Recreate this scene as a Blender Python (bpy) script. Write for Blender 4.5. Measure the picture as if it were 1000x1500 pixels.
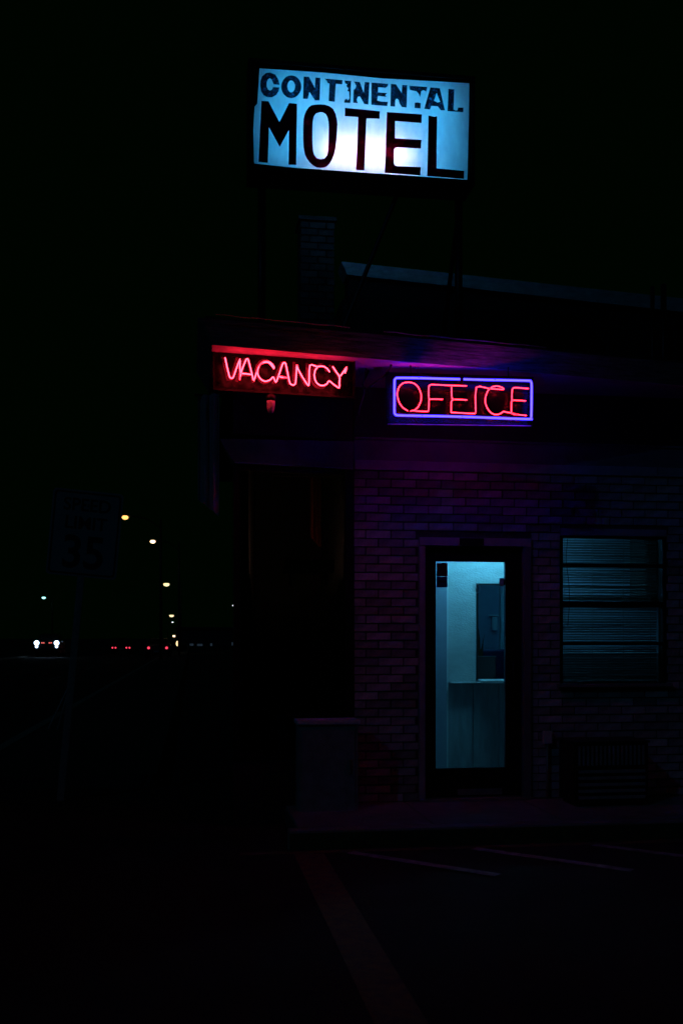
import bpy, bmesh, math, random
from mathutils import Vector, Matrix
random.seed(7)
R = math.radians
for o in list(bpy.data.objects):
    bpy.data.objects.remove(o)
sc = bpy.context.scene
COL = sc.collection

# ------------------------------------------------------------------ camera
cd = bpy.data.cameras.new('camera')
cam = bpy.data.objects.new('camera', cd)
COL.objects.link(cam)
cam.location = (0, 0, 1.43)
cam.rotation_euler = (R(90), 0, 0)
cd.sensor_fit = 'VERTICAL'
cd.sensor_height = 36.0
cd.lens = 36.0
cd.shift_y = (935 - 750) / 1500.0      # level camera, rising front: uprights stay upright
cd.clip_end = 4000
cd.clip_start = 0.05
sc.camera = cam

# ------------------------------------------------------------------ night sky, added faint blue fill, exposure
w = bpy.data.worlds.new('World')
sc.world = w
w.use_nodes = True
bg = w.node_tree.nodes['Background']
bg.inputs[0].default_value = (0.02, 1.0, 0.06, 1)
bg.inputs[1].default_value = 0.0011
ml = bpy.data.lights.new('moon', 'SUN')  # added dim blue fill that lifts the road sign, trim and bricks
ml.energy = 0.03
ml.angle = R(0.5)
ml.color = (0.10, 0.42, 1.0)
mo = bpy.data.objects.new('moon', ml)
COL.objects.link(mo)
mo.rotation_euler = (R(58), 0, R(-38))
mo.location = (-6, -8, 12)
sc.view_settings.view_transform = 'Standard'
sc.view_settings.look = 'None'
sc.view_settings.exposure = 0.0
sc.view_settings.gamma = 1.0
sc.view_settings.use_curve_mapping = False
sc.render.engine = 'CYCLES'
sc.cycles.use_denoising = True
sc.cycles.max_bounces = 8
sc.cycles.diffuse_bounces = 4
sc.cycles.glossy_bounces = 3
sc.cycles.transparent_max_bounces = 12
sc.cycles.sample_clamp_indirect = 1.5
sc.cycles.caustics_reflective = False
sc.cycles.caustics_refractive = False
sc.cycles.blur_glossy = 1.0

# ------------------------------------------------------------------ frame of the street: building corner, x along the front, y away
TH = R(8.3)
CX, CY = 0.097, 8.1
CT, ST = math.cos(TH), math.sin(TH)
def W(lx, ly, z=0.0):
    return (CX + lx * CT - ly * ST, CY + lx * ST + ly * CT, z)

# ------------------------------------------------------------------ helpers
def tag(o, label=None, cat=None, group=None, kind=None):
    if label: o['label'] = label
    if cat: o['category'] = cat
    if group: o['group'] = group
    if kind: o['kind'] = kind
    return o
def thing(name, label, cat, loc=(0, 0, 0), rz=0.0, group=None):
    o = bpy.data.objects.new(name, None)
    o.empty_display_size = 0.1
    COL.objects.link(o)
    o.location = loc
    o.rotation_euler = (0, 0, rz)
    return tag(o, label, cat, group)
def obj(name, bm, m, parent=None, loc=None, rot=None, smooth=False, label=None):
    me = bpy.data.meshes.new(name)
    bmesh.ops.recalc_face_normals(bm, faces=bm.faces)
    bm.to_mesh(me)
    bm.free()
    if smooth:
        for p in me.polygons: p.use_smooth = True
    me.materials.append(m)
    return inst(name, me, parent, loc, rot, label)
def inst(name, me, parent=None, loc=None, rot=None, label=None):
    o = bpy.data.objects.new(name, me)
    COL.objects.link(o)
    if parent: o.parent = parent
    if loc: o.location = loc
    if rot: o.rotation_euler = rot
    if label: o['label'] = label
    return o
def box(bm, x0, x1, y0, y1, z0, z1):
    c = [bm.verts.new(p) for p in ((x0,y0,z0),(x1,y0,z0),(x1,y1,z0),(x0,y1,z0),(x0,y0,z1),(x1,y0,z1),(x1,y1,z1),(x0,y1,z1))]
    for f in ((0,3,2,1),(4,5,6,7),(0,1,5,4),(1,2,6,5),(2,3,7,6),(3,0,4,7)):
        bm.faces.new([c[i] for i in f])
    return c
def B(*a, bev=0.0):
    bm = bmesh.new()
    box(bm, *a)
    if bev:
        bmesh.ops.bevel(bm, geom=bm.edges[:], offset=bev, segments=2, affect='EDGES', profile=0.6)
    return bm
def hexa(bm, p):                                   # eight free corners, same order as box
    c = [bm.verts.new(q) for q in p]
    for f in ((0,3,2,1),(4,5,6,7),(0,1,5,4),(1,2,6,5),(2,3,7,6),(3,0,4,7)):
        bm.faces.new([c[i] for i in f])
def smooth_path(pts, n=3, corner=0.35):            # Catmull-Rom through the points
    P = [Vector(p) for p in pts]
    if len(P) < 3: return P
    out = []
    for i in range(len(P) - 1):
        p0 = P[i-1] if i else P[0] * 2 - P[1]
        p1, p2 = P[i], P[i+1]
        p3 = P[i+2] if i + 2 < len(P) else P[-1] * 2 - P[-2]
        for k in range(n):
            t = k / n
            q = 0.5 * ((2*p1) + (p2-p0)*t + (2*p0-5*p1+4*p2-p3)*t*t + (3*p1-p0-3*p2+p3)*t**3)
            out.append(p1.lerp(p2, t).lerp(q, 0.75))
    out.append(P[-1])
    return out
def tube(bm, pts, r, n=8, r2=None):
    P = [Vector(p) for p in pts]
    q = [P[0]]
    for p in P[1:]:
        if (p - q[-1]).length > 1e-5: q.append(p)
    P = q
    m = len(P)
    T = []
    for i in range(m):
        d = P[min(i+1, m-1)] - P[max(i-1, 0)]
        if d.length < 1e-7: d = P[min(i+1, m-1)] - P[i] if i < m-1 else P[i] - P[i-1]
        T.append(d.normalized())
    a = Vector((0, 0, 1)) if abs(T[0].z) < 0.9 else Vector((1, 0, 0))
    N = T[0].cross(a).normalized()
    rings = []
    for i in range(m):
        N = (N - T[i] * N.dot(T[i]))
        N = N.normalized() if N.length > 1e-6 else T[i].orthogonal().normalized()
        Bn = T[i].cross(N)
        rr = r if r2 is None else r + (r2 - r) * i / (m - 1)
        rings.append([bm.verts.new(P[i] + (N * math.cos(2*math.pi*k/n) + Bn * math.sin(2*math.pi*k/n)) * rr) for k in range(n)])
    for i in range(m - 1):
        for k in range(n):
            bm.faces.new((rings[i][k], rings[i][(k+1) % n], rings[i+1][(k+1) % n], rings[i+1][k]))
    bm.faces.new(rings[0][::-1])
    bm.faces.new(rings[-1])
def lathe(bm, prof, n=16, c=(0, 0)):
    rings = []
    for r, z in prof:
        rings.append([bm.verts.new((c[0] + max(r, 1e-4) * math.cos(2*math.pi*k/n), c[1] + max(r, 1e-4) * math.sin(2*math.pi*k/n), z)) for k in range(n)])
    for i in range(len(rings) - 1):
        for k in range(n):
            bm.faces.new((rings[i][k], rings[i][(k+1) % n], rings[i+1][(k+1) % n], rings[i+1][k]))
    bm.faces.new(rings[0][::-1])
    bm.faces.new(rings[-1])
def plate(loops, y0, y1):                          # flat shape with holes in the x-z plane, extruded from y0 to y1
    bm = bmesh.new()
    edges = []
    for lp in loops:
        vs = [bm.verts.new((p[0], y0, p[1])) for p in lp]
        edges += [bm.edges.new((vs[i], vs[(i+1) % len(vs)])) for i in range(len(vs))]
    bmesh.ops.triangle_fill(bm, use_beauty=True, use_dissolve=False, edges=edges)
    if y1 != y0:
        r = bmesh.ops.extrude_face_region(bm, geom=bm.faces[:])
        for v in r['geom']:
            if isinstance(v, bmesh.types.BMVert): v.co.y = y1
    return bm
def ribbon(bm, pts, wd, y0, y1):                   # painted stroke
    P = [Vector((p[0], p[1])) for p in pts]
    L, Rr = [], []
    for i, p in enumerate(P):
        d = (P[min(i+1, len(P)-1)] - P[max(i-1, 0)]).normalized()
        nrm = Vector((-d.y, d.x)) * wd / 2
        L.append(p + nrm); Rr.append(p - nrm)
    lp = L + Rr[::-1]
    f = [bm.verts.new((q.x, y0, q.y)) for q in lp]
    k = [bm.verts.new((q.x, y1, q.y)) for q in lp]
    n = len(P)
    for i in range(n - 1):
        bm.faces.new((f[i], f[i+1], f[2*n-2-i], f[2*n-1-i]))
        bm.faces.new((k[i], k[2*n-1-i], k[2*n-2-i], k[i+1]))
    m = 2 * n
    for i in range(m):
        bm.faces.new((f[i], k[i], k[(i+1) % m], f[(i+1) % m]))

# ------------------------------------------------------------------ materials
def nt(name):
    m = bpy.data.materials.new(name)
    m.use_nodes = True
    t = m.node_tree
    return m, t, t.nodes['Principled BSDF'], t.nodes['Material Output']
def mat(name, c, rough=0.6, metal=0.0, var=0.25, scale=8.0, bump=0.0, bscale=60.0, stretch=None, per=0.0, spec=0.4, dirt=None):
    """procedural surface: colour broken up by noise, optional relief, optional change from piece to piece"""
    m, t, p, _ = nt(name)
    N, Lk = t.nodes, t.links
    tc = N.new('ShaderNodeTexCoord')
    mp = N.new('ShaderNodeMapping')
    if stretch: mp.inputs['Scale'].default_value = stretch
    Lk.new(tc.outputs['Object'], mp.inputs['Vector'])
    nz = N.new('ShaderNodeTexNoise')
    nz.inputs['Scale'].default_value = scale
    nz.inputs['Detail'].default_value = 6
    nz.inputs['Roughness'].default_value = 0.65
    Lk.new(mp.outputs['Vector'], nz.inputs['Vector'])
    cr = N.new('ShaderNodeValToRGB')
    cr.color_ramp.elements[0].position = 0.3
    cr.color_ramp.elements[1].position = 0.7
    a = [max(0, x * (1 - var)) for x in c]
    b = [min(1, x * (1 + var)) for x in c]
    if dirt: a = dirt
    cr.color_ramp.elements[0].color = (*a, 1)
    cr.color_ramp.elements[1].color = (*b, 1)
    Lk.new(nz.outputs['Fac'], cr.inputs['Fac'])
    out = cr.outputs['Color']
    if per:
        oi = N.new('ShaderNodeObjectInfo')
        mr = N.new('ShaderNodeMapRange')
        mr.inputs['To Min'].default_value = 1 - per
        mr.inputs['To Max'].default_value = 1 + per
        Lk.new(oi.outputs['Random'], mr.inputs['Value'])
        mx = N.new('ShaderNodeMix')
        mx.data_type = 'RGBA'; mx.blend_type = 'MULTIPLY'
        mx.inputs[0].default_value = 1
        Lk.new(out, mx.inputs[6]); Lk.new(mr.outputs['Result'], mx.inputs[7])
        out = mx.outputs[2]
    Lk.new(out, p.inputs['Base Color'])
    p.inputs['Roughness'].default_value = rough
    p.inputs['Metallic'].default_value = metal
    p.inputs['Specular IOR Level'].default_value = spec
    rr = N.new('ShaderNodeMapRange')
    rr.inputs['To Min'].default_value = max(0.03, rough - 0.12)
    rr.inputs['To Max'].default_value = min(1, rough + 0.12)
    Lk.new(nz.outputs['Fac'], rr.inputs['Value'])
    Lk.new(rr.outputs['Result'], p.inputs['Roughness'])
    if bump:
        nb = N.new('ShaderNodeTexNoise')
        nb.inputs['Scale'].default_value = bscale
        nb.inputs['Detail'].default_value = 5
        Lk.new(mp.outputs['Vector'], nb.inputs['Vector'])
        bp = N.new('ShaderNodeBump')
        bp.inputs['Strength'].default_value = bump
        bp.inputs['Distance'].default_value = 0.01
        Lk.new(nb.outputs['Fac'], bp.inputs['Height'])
        Lk.new(bp.outputs['Normal'], p.inputs['Normal'])
    return m
def emit(name, c, s):
    m, t, p, o = nt(name)
    t.nodes.remove(p)
    e = t.nodes.new('ShaderNodeEmission')
    e.inputs[0].default_value = (*c, 1)
    e.inputs[1].default_value = s
    t.links.new(e.outputs[0], o.inputs[0])
    return m
def gas_glass(name, tint, c, s):
    m, t, p, o = nt(name)
    t.nodes.remove(p)
    N, Lk = t.nodes, t.links
    tr = N.new('ShaderNodeBsdfTransparent'); tr.inputs[0].default_value = (*tint, 1)
    em = N.new('ShaderNodeEmission'); em.inputs[0].default_value = (*c, 1); em.inputs[1].default_value = s
    ad = N.new('ShaderNodeAddShader')
    Lk.new(tr.outputs[0], ad.inputs[0]); Lk.new(em.outputs[0], ad.inputs[1]); Lk.new(ad.outputs[0], o.inputs[0])
    return m
def glassy(name, tint, gloss=0.9, rough=0.03):
    m, t, p, o = nt(name)
    t.nodes.remove(p)
    N, Lk = t.nodes, t.links
    tr = N.new('ShaderNodeBsdfTransparent'); tr.inputs[0].default_value = (*tint, 1)
    gl = N.new('ShaderNodeBsdfGlossy'); gl.inputs['Roughness'].default_value = rough; gl.inputs[0].default_value = (gloss, gloss, gloss, 1)
    fr = N.new('ShaderNodeFresnel'); fr.inputs['IOR'].default_value = 1.45
    mx = N.new('ShaderNodeMixShader')
    Lk.new(fr.outputs[0], mx.inputs[0]); Lk.new(tr.outputs[0], mx.inputs[1]); Lk.new(gl.outputs[0], mx.inputs[2])
    Lk.new(mx.outputs[0], o.inputs[0])
    return m
def acrylic(name, c):                               # sign face: white plastic sheet that lets the lamps through
    m, t, p, o = nt(name)
    t.nodes.remove(p)
    N, Lk = t.nodes, t.links
    tc = N.new('ShaderNodeTexCoord')
    nz = N.new('ShaderNodeTexNoise'); nz.inputs['Scale'].default_value = 5; nz.inputs['Detail'].default_value = 8; nz.inputs['Roughness'].default_value = 0.7
    mp = N.new('ShaderNodeMapping'); mp.inputs['Scale'].default_value = (1.6, 1, 0.7)
    Lk.new(tc.outputs['Object'], mp.inputs['Vector']); Lk.new(mp.outputs['Vector'], nz.inputs['Vector'])
    cr = N.new('ShaderNodeValToRGB')
    cr.color_ramp.elements[0].position = 0.25; cr.color_ramp.elements[1].position = 0.6
    cr.color_ramp.elements[0].color = (c[0]*0.72, c[1]*0.76, c[2]*0.8, 1)
    cr.color_ramp.elements[1].color = (*c, 1)
    Lk.new(nz.outputs['Fac'], cr.inputs['Fac'])
    tl = N.new('ShaderNodeBsdfTranslucent'); df = N.new('ShaderNodeBsdfDiffuse')
    Lk.new(cr.outputs[0], tl.inputs[0]); Lk.new(cr.outputs[0], df.inputs[0])
    mx = N.new('ShaderNodeMixShader'); mx.inputs[0].default_value = 0.3
    Lk.new(tl.outputs[0], mx.inputs[1]); Lk.new(df.outputs[0], mx.inputs[2])
    Lk.new(mx.outputs[0], o.inputs[0])
    return m
def film(name, tint, base, worn, lo=0.5, hi=0.72, scale=26):                   # dark lettering film; thin film lets a little light through, worn film more
    m, t, p, o = nt(name)
    t.nodes.remove(p)
    N, Lk = t.nodes, t.links
    tc = N.new('ShaderNodeTexCoord')
    nz = N.new('ShaderNodeTexNoise'); nz.inputs['Scale'].default_value = scale; nz.inputs['Detail'].default_value = 9; nz.inputs['Roughness'].default_value = 0.75
    Lk.new(tc.outputs['Object'], nz.inputs['Vector'])
    mr = N.new('ShaderNodeMapRange')
    mr.inputs['From Min'].default_value = lo; mr.inputs['From Max'].default_value = hi
    mr.inputs['To Min'].default_value = base; mr.inputs['To Max'].default_value = worn
    Lk.new(nz.outputs['Fac'], mr.inputs['Value'])
    tr = N.new('ShaderNodeBsdfTransparent'); tr.inputs[0].default_value = (*tint, 1)
    df = N.new('ShaderNodeBsdfDiffuse'); df.inputs[0].default_value = (0.008, 0.008, 0.01, 1)
    mx = N.new('ShaderNodeMixShader')
    Lk.new(mr.outputs[0], mx.inputs[0]); Lk.new(df.outputs[0], mx.inputs[1]); Lk.new(tr.outputs[0], mx.inputs[2])
    Lk.new(mx.outputs[0], o.inputs[0])
    return m

M = dict(
    darkwalk=mat('old_dark_paving', (0.05, 0.05, 0.05), 0.9, var=0.3, scale=4, bump=0.5, bscale=120),
    brick=mat('brick_clay', (0.42, 0.42, 0.42), 0.85, var=0.4, scale=11, bump=0.6, bscale=80, per=0.42),
    mortar=mat('mortar', (0.10, 0.09, 0.09), 0.95, var=0.3, scale=30, bump=0.5, bscale=150),
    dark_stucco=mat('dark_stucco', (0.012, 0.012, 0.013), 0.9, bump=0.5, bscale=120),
    frieze=mat('dark_painted_board', (0.035, 0.033, 0.036), 0.75, bump=0.2, bscale=40),
    fascia=mat('weathered_wood', (0.22, 0.2, 0.2), 0.8, var=0.75, scale=7, stretch=(0.5, 4, 9), bump=0.8, bscale=14),
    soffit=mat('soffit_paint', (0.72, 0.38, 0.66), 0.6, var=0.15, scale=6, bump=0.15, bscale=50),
    trim=mat('trim_paint', (0.2, 0.2, 0.22), 0.6, var=0.25, scale=5, bump=0.15, bscale=60),
    trim2=mat('pale_trim_paint', (0.42, 0.42, 0.48), 0.55, var=0.25, scale=6, bump=0.15, bscale=60),
    flash=mat('metal_flashing', (0.5, 0.5, 0.5), 0.35, 0.8, var=0.4, scale=12),
    roofing=mat('roof_felt', (0.03, 0.03, 0.032), 0.95, bump=0.5, bscale=200),
    darkmetal=mat('dark_metal', (0.025, 0.025, 0.028), 0.4, 0.6, var=0.3, scale=20),
    blackpaint=mat('black_paint', (0.012, 0.012, 0.013), 0.5, var=0.3, scale=20),
    coping=mat('pale_coping', (0.5, 0.52, 0.55), 0.6, var=0.3, scale=9, stretch=(1, 1, 3)),
    stucco=mat('stucco_wall', (0.6, 0.62, 0.6), 0.9, var=0.1, scale=6, stretch=(1, 1, 2.2), bump=0.45, bscale=55),
    plaster=mat('flat_plaster', (0.36, 0.38, 0.46), 0.7, var=0.1, scale=3, bump=0.1, bscale=80),
    panel=mat('wainscot_paint', (0.4, 0.42, 0.44), 0.55, var=0.2, scale=4, stretch=(6, 1, 1), bump=0.2, bscale=30),
    ledge=mat('white_laminate', (0.75, 0.75, 0.75), 0.35, var=0.06, scale=10),
    roomwall=mat('back_room_paint', (0.3, 0.36, 0.45), 0.7, var=0.2, scale=3, bump=0.1, bscale=50),
    floor=mat('vinyl_floor', (0.2, 0.18, 0.16), 0.5, var=0.3, scale=20),
    slat=mat('blind_slat', (0.2, 0.21, 0.21), 0.5, var=0.12, scale=20, per=0.15),
    cabinet=mat('cabinet_wood', (0.06, 0.045, 0.04), 0.5, var=0.3, scale=10, stretch=(1, 1, 6)),
    asphalt=mat('asphalt', (0.035, 0.035, 0.036), 0.9, var=0.45, scale=3, bump=0.9, bscale=260, spec=0.25),
    road=mat('road_asphalt', (0.028, 0.028, 0.03), 0.85, var=0.4, scale=2, bump=0.8, bscale=220, spec=0.25),
    concrete=mat('concrete', (0.24, 0.235, 0.22), 0.9, var=0.3, scale=4, bump=0.5, bscale=120, per=0.12),
    yellow=mat('worn_yellow_paint', (0.15, 0.105, 0.03), 0.8, var=0.5, scale=14, bump=0.4, bscale=200, dirt=(0.06, 0.05, 0.04)),
    white=mat('worn_white_paint', (0.38, 0.37, 0.36), 0.8, var=0.4, scale=14, bump=0.4, bscale=200, dirt=(0.08, 0.08, 0.08)),
    signwhite=mat('sign_sheeting', (0.32, 0.33, 0.34), 0.45, var=0.08, scale=5),
    signblack=mat('sign_black', (0.02, 0.02, 0.02), 0.5),
    galv=mat('galvanised_steel', (0.42, 0.43, 0.44), 0.45, 0.7, var=0.3, scale=25),
    redboard=mat('sign_board_paint', (0.006, 0.002, 0.003), 0.28, var=0.5, scale=9, bump=0.1, bscale=40, spec=0.14),
    lettpaint=mat('letter_paint', (0.14, 0.06, 0.09), 0.6, var=0.5, scale=40),
    officepanel=glassy('smoked_acrylic', (0.46, 0.47, 0.54), 0.35, 0.3),
    cablerub=mat('cable_rubber', (0.012, 0.012, 0.012), 0.6),
    jar=mat('frosted_jar', (0.75, 0.7, 0.72), 0.35, var=0.1, scale=20),
    greybox=mat('grey_enamel', (0.32, 0.34, 0.36), 0.5, 0.1, var=0.3, scale=10, bump=0.1, bscale=60),
    palebox=mat('pale_enamel', (0.7, 0.72, 0.75), 0.5, var=0.15, scale=14),
    tyre=mat('tyre_rubber', (0.015, 0.015, 0.015), 0.9),
    cargrey=mat('car_paint_grey', (0.10, 0.09, 0.10), 0.25, 0.3, var=0.1, scale=4),
    carblack=mat('car_paint_dark', (0.02, 0.022, 0.03), 0.25, 0.3, var=0.1, scale=4),
    carglass=mat('car_glass', (0.01, 0.012, 0.014), 0.08, var=0.1, scale=4, spec=0.6),
    curtain=mat('amber_curtain', (0.5, 0.26, 0.12), 0.9, var=0.4, scale=20, stretch=(6, 6, 1)),
    banner=mat('pale_canvas', (0.45, 0.5, 0.55), 0.9, var=0.35, scale=14, stretch=(8, 8, 1)),
    leaf=mat('houseplant_leaf', (0.03, 0.06, 0.03), 0.6, var=0.4, scale=20),
    stickred=mat('red_sticker', (0.10, 0.02, 0.03), 0.5, var=0.3, scale=30),
    stickblue=mat('blue_sticker', (0.02, 0.035, 0.12), 0.5, var=0.3, scale=30),
    stickdark=mat('sticker_print', (0.008, 0.01, 0.016), 0.6),
    stickpale=mat('pale_sticker', (0.35, 0.5, 0.55), 0.6, var=0.3, scale=40),
    mountain=mat('far_wall', (0.05, 0.05, 0.055), 0.9),
    glass=glassy('window_glass', (0.88, 0.93, 0.95)),
    darkglass=glassy('dark_window_glass', (0.72, 0.76, 0.78)),
    plexi=glassy('clear_acrylic', (0.9, 0.9, 0.95)),
    sootbrick=mat('sooty_brick', (0.05, 0.055, 0.055), 0.9, var=0.3, scale=14, bump=0.5, bscale=90, per=0.4),  # chimney brick tone lowered to stand in for weaker light
    backface=acrylic('sign_back_acrylic', (0.07, 0.17, 0.2)),
    face=acrylic('sign_acrylic', (0.86, 0.93, 0.97)),
    film=film('letter_film', (1.0, 0.05, 0.25), 0.07, 0.36, 0.5, 0.68, 7),
    wornfilm=film('worn_letter_film', (0.35, 0.7, 1.0), 0.12, 0.85, 0.47, 0.74, 34),
    neonred=emit('neon_red_bright', (1.0, 0.072, 0.115), 20.0),
    redglass=gas_glass('red_tube_glass', (0.9, 0.32, 0.36), (1.0, 0.010, 0.06), 0.42),
    blueglass=gas_glass('blue_tube_glass', (0.75, 0.7, 0.9), (0.08, 0.03, 1.0), 0.40),
    neonred2=emit('neon_red', (1.0, 0.034, 0.066), 24.0),
    neonblue=emit('neon_blue', (0.027, 0.021, 1.0), 15.0),
    neonend=mat('electrode_black', (0.02, 0.02, 0.02), 0.4),
    lamp_blue=emit('sign_lamp_cool', (0.03, 0.50, 1.0), 9.0),
    lamp_pink=emit('sign_lamp_warm', (1.0, 0.72, 0.95), 23.0),
    office_lamp=emit('office_fluorescent', (0.10, 0.55, 0.86), 27.0),
    back_lamp=emit('back_room_fluorescent', (0.05, 0.48, 0.9), 9.0),
    headlight=emit('headlamp', (0.45, 0.72, 1.0), 6.0),
    marker=emit('marker_lamp', (1.0, 0.16, 0.14), 1.2),  # stands for the red lights of a farther car
    tail=emit('tail_lamp', (1.0, 0.05, 0.10), 1.6),
    sodium=emit('sodium_lens', (1.0, 0.46, 0.12), 2.2),
    warmw=emit('warm_white_lens', (1.0, 0.76, 0.38), 1.5),
    pinkw=emit('pinkish_white_lens', (1.0, 0.6, 0.36), 3.0),
    cyanw=emit('cyan_lens', (0.35, 0.95, 1.0), 2.2),
    whitew=emit('white_lens', (0.9, 0.95, 1.0), 1.6),
    dimw=emit('dim_window', (0.35, 0.6, 0.9), 0.03),
    amberbulb=emit('amber_bulb', (1.0, 0.46, 0.28), 280.0),
)

# ------------------------------------------------------------------ lettering, metres on each sign
VAC=[[(-0.42,0.053),(-0.407,-0.005),(-0.391,-0.068),(-0.384,-0.083),(-0.373,-0.086),(-0.363,-0.077),(-0.342,-0.016),(-0.316,0.05),(-0.318,0.001),(-0.314,-0.04),(-0.32,-0.093),(-0.306,-0.029),(-0.277,0.045),(-0.268,0.053),(-0.259,0.046),(-0.233,-0.05),(-0.221,-0.091),(-0.195,-0.014),(-0.178,0.021),(-0.154,0.036),(-0.13,0.041),(-0.107,0.032),(-0.079,-0.001)],[(-0.314,-0.051),(-0.295,-0.048),(-0.238,-0.05)],[(-0.077,0.006),(-0.093,0.031),(-0.112,0.044),(-0.136,0.046),(-0.159,0.038),(-0.18,0.018),(-0.193,-0.011),(-0.196,-0.035),(-0.188,-0.058),(-0.17,-0.08),(-0.149,-0.091),(-0.128,-0.09),(-0.104,-0.078),(-0.086,-0.059),(-0.067,-0.094),(-0.048,-0.049),(-0.019,0.037),(-0.007,0.045),(0.002,0.038),(0.018,-0.037),(0.034,-0.099),(0.071,-0.096),(0.082,0.037),(0.09,0.01),(0.122,-0.046),(0.162,-0.103),(0.168,-0.08),(0.174,0.039),(0.224,0.034),(0.254,0.04),(0.278,0.038),(0.3,0.024),(0.316,0.003)],[(-0.05,-0.053),(-0.027,-0.052),(0.01,-0.057)],[(-0.038,-0.056),(0.012,-0.057)],[(0.23,0.032),(0.213,0.008),(0.207,-0.024),(0.211,-0.056),(0.224,-0.081),(0.246,-0.096),(0.273,-0.096),(0.297,-0.082),(0.314,-0.06),(0.349,-0.084),(0.386,-0.105),(0.387,-0.066),(0.387,-0.028),(0.365,0.004),(0.338,0.042)],[(0.387,-0.027),(0.406,-0.006),(0.442,0.046),(0.428,0.003)]]
PAINT=[[(-0.422,0.074),(-0.384,-0.084),(-0.363,-0.083),(-0.318,0.079)],[(-0.325,-0.091),(-0.27,0.073),(-0.25,0.074),(-0.206,-0.091)],[(-0.3,-0.041),(-0.228,-0.04)],[(-0.07,0.03),(-0.093,0.064),(-0.122,0.073),(-0.155,0.061),(-0.179,0.028),(-0.189,-0.011),(-0.178,-0.053),(-0.148,-0.082),(-0.117,-0.088),(-0.084,-0.065)],[(-0.066,-0.092),(-0.004,0.068),(0.015,0.069),(0.049,-0.088)],[(-0.026,-0.046),(0.025,-0.047)],[(0.084,0.075),(0.083,-0.091)],[(0.085,0.067),(0.171,-0.094)],[(0.18,0.074),(0.175,-0.094)],[(0.328,0.022),(0.298,0.062),(0.266,0.069),(0.227,0.04),(0.204,-0.01),(0.216,-0.062),(0.249,-0.094),(0.293,-0.094),(0.326,-0.066)],[(0.342,0.07),(0.415,-0.017),(0.461,0.066)],[(0.422,-0.017),(0.403,-0.09)]]
BORDER=[[(0.012,0.103),(0.24,0.101),(0.486,0.1),(0.503,0.095),(0.51,0.077),(0.51,-0.025),(0.508,-0.156),(0.501,-0.172),(0.485,-0.179),(0.0,-0.168),(-0.289,-0.165),(-0.461,-0.164),(-0.482,-0.157),(-0.489,-0.141),(-0.489,-0.039),(-0.488,0.082),(-0.481,0.099),(-0.463,0.106),(-0.313,0.107),(-0.012,0.103)]]
OFF=[[(-0.39,-0.13),(-0.411,-0.118),(-0.431,-0.103),(-0.452,-0.074),(-0.464,-0.039),(-0.468,-0.004),(-0.458,0.035),(-0.44,0.059),(-0.417,0.073),(-0.381,0.077),(-0.348,0.069),(-0.322,0.049),(-0.304,0.019),(-0.294,-0.019),(-0.298,-0.06),(-0.316,-0.099),(-0.342,-0.123),(-0.372,-0.131)],[(-0.345,-0.129),(-0.313,-0.131),(-0.25,-0.132),(-0.241,-0.123),(-0.239,-0.083),(-0.238,-0.054),(-0.229,-0.043),(-0.137,-0.043)],[(-0.235,-0.042),(-0.24,-0.03),(-0.24,0.041),(-0.235,0.055),(-0.224,0.061),(-0.206,0.062),(-0.104,0.059),(0.036,0.056)],[(-0.074,0.056),(-0.073,-0.025),(-0.066,-0.038),(-0.051,-0.042),(0.039,-0.045)],[(-0.053,-0.043),(-0.07,-0.049),(-0.076,-0.063),(-0.077,-0.13),(-0.074,-0.137),(-0.03,-0.139),(0.087,-0.143),(0.098,-0.138),(0.102,-0.126),(0.107,0.047),(0.201,0.039),(0.306,0.035),(0.291,0.05),(0.258,0.059),(0.222,0.051),(0.192,0.024),(0.175,-0.018),(0.172,-0.06),(0.186,-0.101),(0.21,-0.133),(0.24,-0.148),(0.27,-0.146),(0.294,-0.134),(0.306,-0.126),(0.366,-0.137),(0.414,-0.146)],[(0.489,0.043),(0.393,0.049),(0.375,0.043),(0.368,0.026),(0.366,-0.044)],[(0.367,-0.046),(0.378,-0.042),(0.468,-0.046)],[(0.373,-0.044),(0.364,-0.054),(0.363,-0.123),(0.368,-0.139),(0.384,-0.145),(0.474,-0.152)]]
FACE=[[(-0.889,2.312),(-0.299,2.319),(0.181,2.31),(0.959,2.33),(0.953,1.98),(0.941,1.473),(0.424,1.475),(-0.18,1.476),(-0.596,1.478),(-0.936,1.49),(-0.942,1.782),(-0.93,1.981),(-0.907,2.007)]]
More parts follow.
